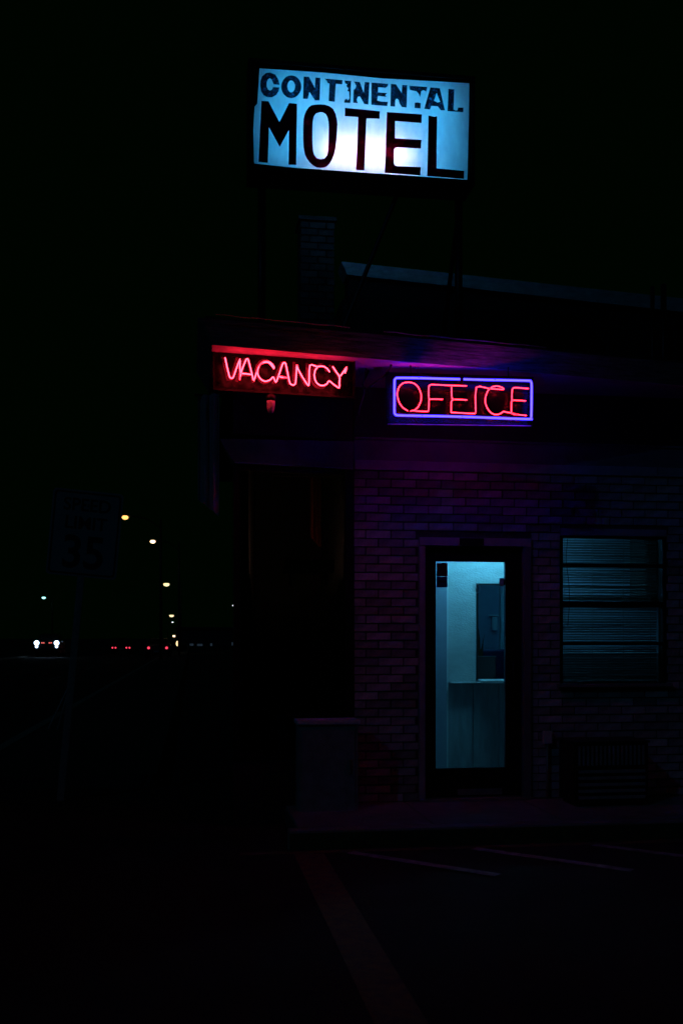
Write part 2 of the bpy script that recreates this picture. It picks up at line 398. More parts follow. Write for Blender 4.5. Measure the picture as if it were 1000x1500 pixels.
LET={
'C1':[[(-0.717,2.182),(-0.728,2.226),(-0.754,2.266),(-0.798,2.28),(-0.833,2.273),(-0.865,2.243),(-0.88,2.203),(-0.883,2.16),(-0.875,2.115),(-0.854,2.082),(-0.819,2.067),(-0.78,2.07),(-0.745,2.094),(-0.725,2.127),(-0.718,2.158),(-0.773,2.157),(-0.78,2.137),(-0.798,2.125),(-0.817,2.134),(-0.828,2.158),(-0.828,2.189),(-0.819,2.218),(-0.801,2.232),(-0.784,2.223),(-0.773,2.194),(-0.766,2.182)]],
'O1':[[(-0.53,2.18),(-0.532,2.158),(-0.539,2.137),(-0.549,2.118),(-0.563,2.101),(-0.579,2.088),(-0.597,2.08),(-0.617,2.076),(-0.636,2.077),(-0.654,2.082),(-0.67,2.093),(-0.684,2.107),(-0.694,2.125),(-0.701,2.145),(-0.703,2.166),(-0.701,2.188),(-0.694,2.209),(-0.684,2.228),(-0.67,2.245),(-0.654,2.258),(-0.636,2.266),(-0.617,2.27),(-0.597,2.269),(-0.579,2.264),(-0.563,2.253),(-0.549,2.239),(-0.539,2.221),(-0.532,2.201)],[(-0.583,2.178),(-0.584,2.167),(-0.587,2.156),(-0.591,2.145),(-0.596,2.137),(-0.602,2.13),(-0.609,2.126),(-0.617,2.124),(-0.624,2.124),(-0.631,2.128),(-0.637,2.133),(-0.643,2.141),(-0.647,2.151),(-0.649,2.162),(-0.65,2.173),(-0.649,2.185),(-0.647,2.196),(-0.643,2.206),(-0.637,2.215),(-0.631,2.222),(-0.624,2.226),(-0.617,2.228),(-0.609,2.227),(-0.602,2.224),(-0.596,2.218),(-0.591,2.21),(-0.587,2.201),(-0.584,2.19)]],
'N1':[[(-0.508,2.269),(-0.464,2.271),(-0.412,2.176),(-0.407,2.269),(-0.364,2.269),(-0.371,2.075),(-0.412,2.074),(-0.459,2.141),(-0.473,2.083),(-0.483,2.078),(-0.515,2.078)]],
'T1':[[(-0.326,2.266),(-0.172,2.265),(-0.173,2.229),(-0.23,2.229),(-0.24,2.072),(-0.292,2.075),(-0.285,2.226),(-0.3,2.23),(-0.308,2.247)]],
'I1':[[(-0.154,2.263),(-0.096,2.264),(-0.103,2.073),(-0.157,2.071),(-0.153,2.096),(-0.136,2.106),(-0.123,2.094),(-0.11,2.112),(-0.114,2.17),(-0.129,2.175),(-0.121,2.198),(-0.137,2.217),(-0.132,2.233),(-0.149,2.24)]],
'N2':[[(-0.071,2.262),(-0.02,2.259),(0.014,2.17),(0.023,2.265),(0.065,2.264),(0.055,2.071),(0.019,2.074),(-0.019,2.138),(-0.038,2.132),(-0.048,2.104),(-0.038,2.076),(-0.078,2.077),(-0.074,2.188),(-0.058,2.202),(-0.052,2.228)]],
'E1':[[(0.084,2.264),(0.229,2.265),(0.226,2.245),(0.208,2.229),(0.142,2.229),(0.14,2.183),(0.22,2.183),(0.204,2.165),(0.213,2.151),(0.139,2.154),(0.134,2.112),(0.168,2.105),(0.227,2.107),(0.222,2.071),(0.081,2.071)]],
'N3':[[(0.254,2.266),(0.299,2.266),(0.35,2.193),(0.355,2.265),(0.399,2.266),(0.394,2.071),(0.352,2.072),(0.331,2.102),(0.323,2.134),(0.306,2.143),(0.293,2.128),(0.291,2.071),(0.25,2.071)]],
'T2':[[(0.419,2.263),(0.577,2.265),(0.57,2.225),(0.544,2.235),(0.525,2.225),(0.513,2.172),(0.501,2.201),(0.481,2.221),(0.441,2.225),(0.423,2.23)]],
'T3':[[(0.467,2.118),(0.494,2.123),(0.52,2.118),(0.518,2.072),(0.465,2.073)]],
'A1':[[(0.606,2.263),(0.691,2.263),(0.737,2.072),(0.699,2.071),(0.673,2.103),(0.614,2.102),(0.603,2.069),(0.551,2.072)],[(0.662,2.22),(0.695,2.143),(0.669,2.135),(0.639,2.149)]],
'L1':[[(0.769,2.262),(0.821,2.262),(0.815,2.087),(0.832,2.077),(0.85,2.08),(0.856,2.105),(0.904,2.108),(0.902,2.068),(0.761,2.067)]],
'M':[[(-0.872,2.032),(-0.812,2.033),(-0.718,1.86),(-0.636,2.031),(-0.567,2.03),(-0.573,1.504),(-0.64,1.502),(-0.636,1.8),(-0.716,1.649),(-0.808,1.812),(-0.818,1.506),(-0.897,1.508)]],
'O2':[[(-0.366,2.04),(-0.326,2.041),(-0.286,2.031),(-0.253,2.008),(-0.233,1.969),(-0.22,1.92),(-0.215,1.88),(-0.22,1.81),(-0.225,1.739),(-0.233,1.668),(-0.243,1.622),(-0.26,1.576),(-0.281,1.539),(-0.308,1.51),(-0.336,1.498),(-0.366,1.494),(-0.397,1.496),(-0.427,1.509),(-0.457,1.532),(-0.482,1.566),(-0.498,1.599),(-0.51,1.659),(-0.513,1.718),(-0.514,1.788),(-0.513,1.848),(-0.51,1.899),(-0.502,1.939),(-0.487,1.975),(-0.467,2.007),(-0.442,2.026),(-0.407,2.035)],[(-0.366,1.974),(-0.341,1.973),(-0.318,1.96),(-0.303,1.934),(-0.294,1.895),(-0.291,1.835),(-0.294,1.734),(-0.298,1.643),(-0.308,1.601),(-0.331,1.573),(-0.364,1.566),(-0.397,1.573),(-0.419,1.6),(-0.43,1.639),(-0.434,1.724),(-0.433,1.814),(-0.431,1.884),(-0.422,1.93),(-0.402,1.96)]],
'T4':[[(-0.15,2.027),(0.157,2.02),(0.154,1.955),(0.038,1.95),(0.02,1.497),(-0.052,1.496),(-0.034,1.956),(-0.151,1.955)]],
'E2':[[(0.219,2.018),(0.53,2.021),(0.527,1.945),(0.291,1.946),(0.29,1.794),(0.527,1.797),(0.521,1.721),(0.314,1.718),(0.29,1.711),(0.282,1.694),(0.281,1.577),(0.288,1.559),(0.309,1.552),(0.521,1.558),(0.516,1.486),(0.201,1.488)]],
'L2':[[(0.589,2.016),(0.62,2.011),(0.641,2.007),(0.667,2.016),(0.665,1.833),(0.662,1.557),(0.909,1.551),(0.907,1.481),(0.579,1.485)]],
}

# ================================================================== THE SETTING
def sheet(x0, x1, y0, y1, z):
    bm = bmesh.new()
    bm.faces.new([bm.verts.new(p) for p in ((x0,y0,z),(x1,y0,z),(x1,y1,z),(x0,y1,z))])
    return bm
def setting(name, bm, m, loc=(0, 0, 0)):
    o = obj(name, bm, m, None, W(*loc), (0, 0, TH))
    o['kind'] = 'structure'
    return o
setting('ground', sheet(-1500, 1500, -300, 2500, 0.0), M['asphalt'])
setting('road', sheet(-13.6, -3.6, -80, 1500, 0.004), M['road'])
# road kerbs and the pavement strip beside the speed sign
setting('road_kerb', B(-3.6, -3.45, 2.0, 400, -0.1, 0.13, bev=0.015), M['concrete'])
setting('far_road_kerb', B(-13.75, -13.6, -60, 400, -0.1, 0.13, bev=0.015), M['concrete'])
pv = setting('pavement', B(-3.45, -1.6, 2.0, 400, -0.1, 0.12), M['darkwalk'])
bm = bmesh.new()
for s in (-8.68, -8.42): box(bm, s - 0.06, s + 0.06, -40, 700, 0.0085, 0.0095)
setting('road_centre_line', bm, M['yellow'])
for k in range(12):
    setting('lane_dash', B(-6.12, -6.0, 4 + k * 12, 7 + k * 12, 0.0085, 0.0095), M['white'])
# concrete walk in front of the office, slab by slab
walk = setting('walkway', B(-0.55, 5.2, -1.0, 0.0, -0.05, 0.112), M['mortar'])
sw = 0.955
for k in range(6):
    obj('paving_slab', B(-0.545 + k * sw, -0.555 + (k + 1) * sw, -0.985, -0.004, 0.10, 0.13, bev=0.006), M['concrete'], walk)
kerb = setting('kerb', B(-0.62, 5.2, -1.13, -1.005, -0.05, 0.134, bev=0.02), M['concrete'])
obj('painted_face', B(-0.615, 5.19, -1.1335, -1.1305, 0.004, 0.115), M['yellow'], kerb)
setting('kerb_line', B(-0.95, 5.2, -1.26, -1.16, 0.004, 0.005), M['yellow'])
# yellow bay edge and the pale hatching beside the door
setting('bay_edge_line', B(-0.60, -0.40, -6.5, -1.27, 0.004, 0.005), M['yellow'])
def stripe(x0, y0, x1, y1, wd):
    d = Vector((x1 - x0, y1 - y0, 0)); n = Vector((-d.y, d.x, 0)).normalized() * wd / 2
    bm = bmesh.new()
    a, b = Vector((x0, y0, 0.0085)), Vector((x1, y1, 0.0085))
    q = [a - n, b - n, b + n, a + n]
    hexa(bm, [p - Vector((0, 0, 0.001)) for p in q] + q)
    return bm
for a in ((-0.23, -1.27, 0.55, -2.05), (0.62, -1.27, 1.40, -2.05), (1.47, -1.27, 2.25, -2.05)):
    setting('hatch_line', stripe(*a, 0.085), M['white'])

# ================================================================== THE OFFICE BUILDING
bd = thing('motel_office_building', 'single storey brick motel office with wooden canopy, lit glass door and dark corner window', 'building', W(0, 0, 0), TH)
DX0, DX1, DZ1 = 0.524, 1.453, 2.237          # door opening
WX0, WX1, WZ0, WZ1 = 1.70, 2.62, 1.03, 2.33  # window opening
Z0, ZT, XR = 0.13, 2.764, 4.6
bm = bmesh.new()
for a in ((0.0, DX0, Z0, ZT), (DX0, DX1, DZ1, ZT), (DX1, WX0, Z0, ZT), (WX0, WX1, WZ1, ZT), (WX0, WX1, Z0, WZ0), (WX1, XR, Z0, ZT)):
    box(bm, a[0], a[1], 0.012, 0.14, a[2], a[3])
wall = obj('brick_wall', bm, M['mortar'], bd)
# bricks, running bond, cut at the openings
BL, BH, J, CH = 0.1935, 0.0580, 0.0095, 0.0675
pieces = []
nc = int(round((ZT - Z0) / CH))
for c in range(nc):
    z = Z0 + c * CH + J / 2
    if z + BH > ZT: continue
    x = -(0.5 * (BL + J) if c % 2 else 0.0)
    while x < XR:
        segs = [(max(x, 0.004), min(x + BL, XR))]
        for (o0, o1, oz0, oz1) in ((DX0, DX1, 0, DZ1), (WX0, WX1, WZ0, WZ1)):
            if z + BH > oz0 + 0.004 and z < oz1 - 0.004:
                ns = []
                for s0, s1 in segs:
                    if s1 <= o0 or s0 >= o1: ns.append((s0, s1)); continue
                    if s0 < o0: ns.append((s0, o0 - 0.003))
                    if s1 > o1: ns.append((o1 + 0.003, s1))
                segs = ns
        for s0, s1 in segs:
            if s1 - s0 > 0.025: pieces.append((s0, s1, z))
        x += BL + J
def brick_bm(ln, seed):
    rnd = random.Random(seed)
    bm = B(-ln / 2, ln / 2, -0.02, 0.02, -BH / 2, BH / 2, bev=0.004)
    for v in bm.verts:
        v.co += Vector((rnd.uniform(-1, 1), rnd.uniform(-1, 1), rnd.uniform(-1, 1))) * 0.0011
    return bm
brick_me = []
for s in range(4):
    me = bpy.data.meshes.new('brick'); b_ = brick_bm(BL, s); bmesh.ops.recalc_face_normals(b_, faces=b_.faces); b_.to_mesh(me); b_.free()
    me.materials.append(M['brick']); brick_me.append(me)
inview = sorted([p for p in pieces if p[0] < 2.72], key=lambda p: (p[1] - p[0] < 0.1, -p[2] - (0.6 if p[1] < 0.6 else 0)))
single = set(inview[:298])
rest = bmesh.new()
for i, (s0, s1, z) in enumerate(pieces):
    ln = s1 - s0
    pos = ((s0 + s1) / 2 + random.uniform(-.0015, .0015), 0.02 + random.uniform(-.0025, .0025), z + BH / 2)
    rot = (random.uniform(-.006, .006), random.uniform(-.004, .004), random.uniform(-.008, .008))
    if (s0, s1, z) in single:
        o = inst('brick', brick_me[i % 4], wall, pos, rot)
        o.scale = (ln / BL, 1, 1)
    else:
        b_ = B(-ln/2, ln/2, -0.02, 0.02, -BH/2, BH/2)
        bmesh.ops.transform(b_, matrix=Matrix.Translation(pos) @ Matrix.Rotation(rot[2], 4, 'Z'), verts=b_.verts)
        tmp = bpy.data.meshes.new('t'); b_.to_mesh(tmp); b_.free(); rest.from_mesh(tmp); bpy.data.meshes.remove(tmp)
o = obj('remaining_brickwork', rest, M['brick'], wall); o['kind'] = 'stuff'

# band of trim boards above the brickwork
tb = obj('trim_band', B(0.0, XR, -0.004, 0.14, 2.842, 3.0), M['trim'], bd)
for a, b_ in ((0.004, 2.53), (2.536, XR)):
    obj('trim_board', B(a, b_, -0.014, 0.138, 2.7655, 2.8405, bev=0.004), M['trim2'], bd)
obj('cap_moulding', B(0.002, XR, -0.016, 0.138, 3.0015, 3.022, bev=0.005), M['trim'], bd)
# dark frieze up to the soffit
obj('frieze', B(0.0, XR, 0.0, 0.14, 3.0235, 3.418), M['frieze'], bd)

# corner window bay to the left: its face turns towards the street by 9.5 degrees
KA = math.tan(R(9.5)); BX = -0.95
def bay(x, d=0.0): return (x, x * KA + d)        # point on the bay face, d behind it
def bayprism(x0, x1, d0, d1, z0, z1, x0b=None):
    bm = bmesh.new()
    a0, a1 = bay(x0, d0), bay(x1, d0); b1, b0 = bay(x1, d1), bay(x0 if x0b is None else x0b, d1)
    hexa(bm, [(*a0, z0), (*a1, z0), (*b1, z0), (*b0, z0), (*a0, z1), (*a1, z1), (*b1, z1), (*b0, z1)])
    return bm
bm = bmesh.new()                                   # band over the bay, its lower edge set back
a0, a1 = (-1.058, -0.205), (-0.006, -0.018)
b0, b1 = (-0.945, -0.178), (-0.006, -0.010)
k0, k1 = (-0.945, 0.1), (-0.006, 0.14)
hexa(bm, [(*b0, 2.762), (*b1, 2.762), (*k1, 2.762), (*k0, 2.762), (*a0, 2.94), (*a1, 2.985), (*k1, 2.985), (*k0, 2.94)])
obj('bay_trim_band', bm, M['trim'], bd)
bm = bmesh.new(); tube(bm, [(-0.945, -0.186, 2.764), (-0.01, -0.016, 2.764)], 0.006)
obj('trim_bead', bm, M['trim2'], bd)
obj('bay_frieze', bayprism(BX, -0.006, 0.0, 0.12, 2.99, 3.418), M['frieze'], bd)
obj('bay_bulkhead', bayprism(BX, -0.07, 0.01, 0.12, 0.0, 0.5), M['frieze'], bd)
bw = obj('bay_window', bayprism(BX, -0.075, 0.0, 0.06, 0.501, 0.55), M['darkmetal'], bd)
obj('pane', bayprism(BX + 0.05, -0.075, 0.03, 0.036, 0.55, 2.72), M['darkglass'], bw)
obj('head_rail', bayprism(BX, -0.075, 0.0, 0.06, 2.72, 2.76), M['darkmetal'], bw)
obj('mullion', bayprism(BX, BX + 0.05, 0.0, 0.06, 0.55, 2.72), M['darkmetal'], bw)
obj('mullion', bayprism(-0.072, -0.004, -0.01, 0.1, 0.0, 2.76), M['darkmetal'], bw)
bm = bmesh.new()                                   # side wall runs back at a slight angle
ya = BX * KA + 0.13
hexa(bm, [(BX, ya, 0), (BX + .12, ya, 0), (-.33, 6.0, 0), (-.45, 6.0, 0), (BX, ya, 3.418), (BX + .12, ya, 3.418), (-.33, 6.0, 3.418), (-.45, 6.0, 3.418)])
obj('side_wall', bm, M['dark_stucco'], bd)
obj('bay_back_wall', B(-.66, -0.02, 1.9, 2.0, 0.0, 3.41), M['dark_stucco'], bd)
obj('bay_floor', B(-.66, -0.02, 0.14, 1.9, 0.0, 0.12), M['floor'], bd)
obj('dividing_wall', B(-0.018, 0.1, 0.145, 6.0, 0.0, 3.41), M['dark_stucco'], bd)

# canopy: soffit, raking wooden fascia, drip edge, roof
KF = math.tan(R(9.3)); FX0, FX1 = -1.129, 4.6
def fy(x): return -1.0 + (x - FX0) * KF
ca = obj('canopy_roof', B(-1.0, 4.6, 0.4, 6.0, 3.56, 3.62), M['roofing'], bd)
bm = bmesh.new()
hexa(bm, [(FX0, fy(FX0), 3.42), (FX1, fy(FX1), 3.42), (FX1, 0.4, 3.42), (FX0, 0.4, 3.42), (FX0, fy(FX0), 3.432), (FX1, fy(FX1), 3.432), (FX1, 0.4, 3.432), (FX0, 0.4, 3.432)])
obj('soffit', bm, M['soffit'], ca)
TX0 = -1.226
bm = bmesh.new()
b0, b1 = (FX0, fy(FX0) - 0.001), (FX1, fy(FX1) - 0.001)
t0, t1 = (TX0, fy(TX0) - 0.016), (FX1, fy(FX1) - 0.03)
hexa(bm, [(*b0, 3.424), (*b1, 3.424), (b1[0], b1[1] + .03, 3.436), (b0[0] + .03, b0[1] + .03, 3.436), (*t0, 3.593), (*t1, 3.593), (t1[0], t1[1] + .04, 3.595), (t0[0] + .04, t0[1] + .04, 3.595)])
obj('fascia_board', bm, M['fascia'], ca)
bm = bmesh.new()                                   # raking board round the street side
hexa(bm, [(FX0 - .001, fy(FX0), 3.424), (FX0 + .02, fy(FX0), 3.424), (FX0 + .02, 0.4, 3.424), (FX0 - .001, 0.4, 3.424), (TX0, fy(TX0) - .014, 3.591), (TX0 + .03, fy(TX0) - .014, 3.591), (TX0 + .03, 0.4, 3.591), (TX0, 0.4, 3.591)])
obj('side_fascia_board', bm, M['fascia'], ca)
bm = bmesh.new()
hexa(bm, [(TX0 + .05, t0[1] + .05, 3.596), (FX1, t1[1] + .041, 3.596), (FX1, 0.4, 3.596), (TX0 + .05, 0.4, 3.596), (TX0 + .05, t0[1] + .05, 3.622), (FX1, t1[1] + .041, 3.622), (FX1, 0.4, 3.622), (TX0 + .05, 0.4, 3.622)])
obj('roof_deck', bm, M['roofing'], ca)
for x0, x1, up in ((-1.11, -0.17, .008), (0.08, 1.35, 0.0)):      # lengths of loose metal drip edge
    bm = bmesh.new()
    pts = [(x0 + (x1 - x0) * i / 14, fy(x0 + (x1 - x0) * i / 14) - .060 - .004 * math.sin(i * 2.1), 3.604 + up + .0025 * math.sin(i * 1.7)) for i in range(15)]
    tube(bm, pts, 0.0045, 6)
    obj('drip_edge', bm, M['flash'], ca)

# upper block set back on the roof with its pale sloping coping
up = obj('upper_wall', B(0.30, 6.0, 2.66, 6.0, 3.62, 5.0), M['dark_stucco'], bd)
bm = bmesh.new()
hexa(bm, [(0.339, 2.6, 5.24), (6.0, 2.6, 4.905), (6.0, 2.9, 4.905), (0.339, 2.9, 5.24), (0.281, 2.6, 5.373), (6.0, 2.6, 5.065), (6.0, 2.9, 5.065), (0.281, 2.9, 5.373)])
obj('coping', bm, M['coping'], bd)
bm = bmesh.new()
hexa(bm, [(0.36, 2.663, 5.001), (6.0, 2.663, 4.85), (6.0, 2.895, 4.85), (0.36, 2.895, 5.001), (0.36, 2.663, 5.236), (6.0, 2.663, 4.9), (6.0, 2.895, 4.9), (0.36, 2.895, 5.236)])
obj('coping_board', bm, M['dark_stucco'], bd)

# inside: lobby and the room behind it
LX0, LX1, PY = 0.30, 3.9, 1.15
obj('lobby_floor', B(LX0, LX1, 0.141, 3.2, 0.0, 0.135), M['floor'], bd)
obj('lobby_ceiling', B(LX0, LX1, 0.141, 3.2, 2.52, 2.6), M['plaster'], bd)
obj('lobby_side_wall', B(0.20, 0.299, 0.141, 3.2, 0.0, 2.6), M['plaster'], bd)
obj('lobby_side_wall', B(LX1, LX1 + .1, 0.141, 3.2, 0.0, 2.6), M['plaster'], bd)
pt = obj('partition', B(1.046, 1.321, PY, PY + .1, 1.03, 2.519), M['stucco'], bd)
obj('corner_bead', B(1.040, 1.054, PY - .012, PY - .001, 0.136, 2.519, bev=.003), M['ledge'], pt)
obj('upper_wall_panel', B(1.3215, 1.78, PY, PY + .1, 1.936, 2.519), M['stucco'], pt)
obj('right_wall_panel', B(1.781, LX1, PY, PY + .1, 0.136, 2.519), M['plaster'], pt)
obj('left_wall_panel', B(LX0, 1.030, PY - .05, PY + .1, 0.136, 2.519), M['plaster'], pt)
for k in range(3):
    obj('wainscot_board', B(1.046 + k * .245, 1.287 + k * .245, PY - .005, PY + .1, 0.136, 1.02, bev=.003), M['panel'], pt)
obj('opening_frame', B(1.3215, 1.78, PY - .015, PY + .02, 1.922, 1.9355), M['blackpaint'], pt)
obj('opening_frame', B(1.3215, 1.338, PY - .01, PY + .1, 1.045, 1.921), M['blackpaint'], pt)
obj('ledge', B(1.07, 1.36, PY - .06, PY - .006, 1.018, 1.03, bev=.003), M['ledge'], pt)
obj('counter_top', B(1.345, 1.78, PY - .16, PY + .25, 1.0215, 1.045, bev=.003), M['ledge'], pt)
obj('back_room_wall', B(LX0, LX1, 3.2, 3.3, 0.0, 2.6), M['roomwall'], bd)
obj('door_casing', B(2.165, 2.20, 3.12, 3.199, 0.136, 2.2), M['ledge'], bd)
obj('door_casing', B(2.225, 2.30, 3.10, 3.199, 0.136, 2.2), M['panel'], bd)

# ------------------------------------------------------------------ office door
dr = obj('door', B(0.593, 0.671, 0.03, 0.075, 0.153, 2.164, bev=.003), M['darkmetal'], bd)
dr.name = 'door'
obj('stile', B(1.25, 1.382, 0.03, 0.075, 0.153, 2.164, bev=.003), M['darkmetal'], dr)
obj('top_rail', B(0.6715, 1.2495, 0.031, 0.074, 2.05, 2.163), M['darkmetal'], dr)
obj('bottom_rail', B(0.6715, 1.2495, 0.031, 0.074, 0.154, 0.383), M['darkmetal'], dr)
obj('kick_plate', B(0.85, 1.22, 0.0265, 0.0305, 0.165, 0.215, bev=.001), M['galv'], dr)
obj('pane', B(0.6715, 1.2495, 0.050, 0.055, 0.3835, 2.0495), M['glass'], dr)
bm = bmesh.new(); tube(bm, [(1.30, 0.028, 0.95), (1.30, -0.015, 0.97), (1.30, -0.015, 1.23), (1.30, 0.028, 1.25)], 0.009)
obj('handle', bm, M['darkmetal'], dr, smooth=True)
obj('sticker', B(0.682, 0.772, 0.0455, 0.0492, 1.93, 2.036), M['stickred'], dr, label='dark red notice stuck in upper corner of door glass')
st = obj('sticker', B(0.682, 0.770, 0.0455, 0.0492, 1.84, 1.927), M['stickblue'], dr, label='dark blue notice stuck below the red one')
bm = bmesh.new()
for k in range(4): box(bm, 0.70 + k * .014, 0.711 + k * .014, 0.0445, 0.0452, 1.878, 1.897)
o = obj('printed_mark', bm, M['stickdark'], dr)
bm = bmesh.new()                                   # round decal
for r0, r1 in ((0.034, 0.038), (0.024, 0.0265)):
    n = 28
    vs = [[bm.verts.new((1.01 + r * math.cos(2*math.pi*i/n), 0.047, 1.833 + r * math.sin(2*math.pi*i/n))) for i in range(n)] for r in (r0, r1)]
    for i in range(n): bm.faces.new((vs[0][i], vs[0][(i+1) % n], vs[1][(i+1) % n], vs[1][i]))
for z in (1.822, 1.833, 1.844): box(bm, 0.998, 1.022, 0.0465, 0.0475, z - .0028, z + .0028)
obj('round_decal', bm, M['stickpale'], dr, label='small round pale decal on the door glass')
obj('sticker', B(1.205, 1.246, 0.0455, 0.0492, 1.855, 1.92), M['stickpale'], dr)
obj('edge_catch', B(1.238, 1.2492, 0.043, 0.0495, 1.862, 1.905, bev=.002), M['blackpaint'], dr)
# door surround
df = obj('door_frame', B(0.526, 0.574, -0.02, 0.11, 0.135, 2.17, bev=.004), M['trim2'], bd)
obj('jamb', B(1.386, 1.451, -0.02, 0.11, 0.135, 2.17, bev=.004), M['trim'], df)
obj('head', B(0.526, 1.451, -0.022, 0.11, 2.1715, 2.236, bev=.004), M['trim2'], df)
obj('stop', B(0.5745, 0.592, 0.04, 0.11, 0.135, 2.170), M['blackpaint'], df)
obj('head_stop', B(0.5755, 1.385, 0.076, 0.11, 2.14, 2.1705), M['blackpaint'], df)
obj('stop', B(1.37, 1.3855, 0.076, 0.11, 0.151, 2.139), M['blackpaint'], df)
obj('threshold', B(0.53, 1.447, -0.06, 0.14, 0.131, 0.150, bev=.004), M['galv'], df)
obj('number_plate', B(0.852, 1.053, -0.031, -0.0225, 2.174, 2.233, bev=.002), M['blackpaint'], df, label='small dark plate above the door')
# ------------------------------------------------------------------ sash window
wn = obj('window', B(WX0 + .002, WX0 + .026, 0.005, 0.10, WZ0 + .032, WZ1 - .062), M['darkmetal'], bd)
obj('frame_side', B(WX1 - .026, WX1 - .002, 0.005, 0.10, WZ0 + .032, WZ1 - .062), M['darkmetal'], wn)
obj('frame_head', B(WX0 + .002, WX1 - .002, 0.0, 0.10, WZ1 - .06, WZ1 - .002, bev=.003), M['trim2'], wn)
obj('frame_head', B(WX0 + .028, WX1 - .028, 0.02, 0.10, WZ1 - .078, WZ1 - .0615), M['darkmetal'], wn)
obj('sill', B(WX0 - .03, WX1 + .03, -0.05, 0.11, WZ0 + .002, WZ0 + .03, bev=.004), M['trim'], wn)
for z, h, y in ((2.028, .028, .02), (1.71, .05, .015), (1.385, .026, .02)):
    obj('glazing_bar', B(WX0 + .027, WX1 - .027, y, 0.06, z - h / 2, z + h / 2, bev=.002), M['darkmetal'], wn)
for z0, z1 in ((1.063, 1.371), (1.399, 1.684), (1.736, 2.013), (2.043, 2.251)):
    obj('pane', B(WX0 + .0275, WX1 - .0275, 0.035, 0.039, z0, z1), M['glass'], wn)

# ================================================================== THINGS ON AND IN THE OFFICE
# window blind, slat by slat
bl = thing('window_blind', 'pale horizontal slatted blind lit blue behind the sash window', 'blind', W(1.72, 0.0, WZ0), TH)
sx0, sx1 = 0.012, 0.872
sm = None
pitch = 0.0205
nsl = 58
for k in range(nsl):
    z = 1.235 - k * pitch
    if sm is None:
        bm = bmesh.new()
        pr = [(-.0125, -.0035), (-.006, .0012), (0, .0026), (.006, .0012), (.0125, -.0035)]
        a = [bm.verts.new((sx0, y, zz)) for y, zz in pr]; b_ = [bm.verts.new((sx1, y, zz)) for y, zz in pr]
        c_ = [bm.verts.new((sx0, y, zz - .0012)) for y, zz in pr]; d_ = [bm.verts.new((sx1, y, zz - .0012)) for y, zz in pr]
        for i in range(4):
            bm.faces.new((a[i], a[i+1], b_[i+1], b_[i])); bm.faces.new((c_[i], d_[i], d_[i+1], c_[i+1]))
        bm.faces.new(a + c_[::-1]); bm.faces.new(b_[::-1] + d_); bm.faces.new((a[0], b_[0], d_[0], c_[0])); bm.faces.new((a[4], c_[4], d_[4], b_[4]))
        s = obj('slat', bm, M['slat'], bl, (0, .128, z), (R(-27), 0, 0)); sm = s.data
    else:
        s = inst('slat', sm, bl, (random.uniform(-.002, .002), .128, z + random.uniform(-.0012, .0012)), (R(-27 + random.gauss(0, 6)), random.uniform(-.0022, .0022), 0))
    if k in (19, 23, 24): s.rotation_euler.y = 0.006; s.location.z -= .004
obj('head_rail', B(sx0, sx1, .11, .145, 1.238, 1.262, bev=.002), M['slat'], bl)
obj('bottom_rail', B(sx0, sx1, .115, .141, .030, .042, bev=.002), M['slat'], bl)
for x in (.06, .30, .57, .81):
    obj('ladder_cord', B(x, x + .004, .114, .1155, .04, 1.24), M['slat'], bl)
bm = bmesh.new(); tube(bm, smooth_path([(.085, .108, 1.24), (.07, .106, 1.05), (.09, .107, .9), (.10, .106, .72), (.085, .107, .5)]), .0025, 6)
obj('pull_cord', bm, M['stickdark'], bl)
# ceiling lamp
lm = thing('ceiling_lamp', 'bluish fluorescent ceiling lamp inside the lobby above the counter', 'lamp', W(1.48, 0.80, 2.42), TH)
obj('diffuser', B(-.50, .50, -.07, .07, 0.0, .035, bev=.01), M['office_lamp'], lm)
obj('housing', B(-.52, .52, -.09, .09, .0355, .098), M['ledge'], lm)
lb = thing('ceiling_lamp', 'dim blue ceiling lamp in the room behind the counter', 'lamp', W(1.9, 2.2, 2.42), TH)
obj('diffuser', B(-.3, .3, -.06, .06, 0.0, .035, bev=.01), M['back_lamp'], lb)
obj('housing', B(-.32, .32, -.08, .08, .0355, .098), M['ledge'], lb)
# wall cupboard seen through the blind
cb = thing('wall_cupboard', 'dark wall cupboard behind right half of the blind', 'cupboard', W(2.81, 1.15, 1.78), TH)
obj('carcass', B(0, 0.9, -.32, -.002, 0, .73), M['cabinet'], cb)
for k in range(2): obj('cupboard_door', B(.005 + k * .45, .445 + k * .45, -.335, -.3215, .005, .725, bev=.003), M['cabinet'], cb)
bk = thing('low_bookcase', 'low grey bookcase below the blind inside the lobby', 'bookcase', W(1.9, 0.55, 0.135), TH)  # block added to darken the lower window panes
obj('carcass', B(0, 1.6, 0, .35, 0, 1.145, bev=.004), M['greybox'], bk)
obj('top_board', B(-.02, 1.62, -.02, .37, 1.1455, 1.17, bev=.004), M['greybox'], bk)
# back room: desk monitor, chair, houseplant
mn = thing('computer_monitor', 'dark monitor back standing behind the lobby counter opening', 'monitor', W(1.47, 1.46, 1.0), TH)
obj('screen_back', B(-.12, .13, -.02, .03, .0, .26, bev=.008), M['blackpaint'], mn)
obj('stand', B(-.03, .03, -.01, .02, -.18, -.001), M['blackpaint'], mn)
obj('foot', B(-.1, .1, -.06, .08, -.2, -.181, bev=.003), M['blackpaint'], mn)
ds = thing('desk', 'dark wooden desk in the room behind the counter', 'desk', W(1.55, 1.65, 0.135), TH)
obj('desk_top', B(-.45, .7, -.28, .3, .635, .665, bev=.003), M['cabinet'], ds)
for x in (-.42, .63):
    obj('side_panel', B(x, x + .04, -.26, .28, 0, .634), M['cabinet'], ds)
ch = thing('office_chair', 'dark padded office chair showing at lower right of counter opening', 'chair', W(1.86, 2.35, 0.135), TH)
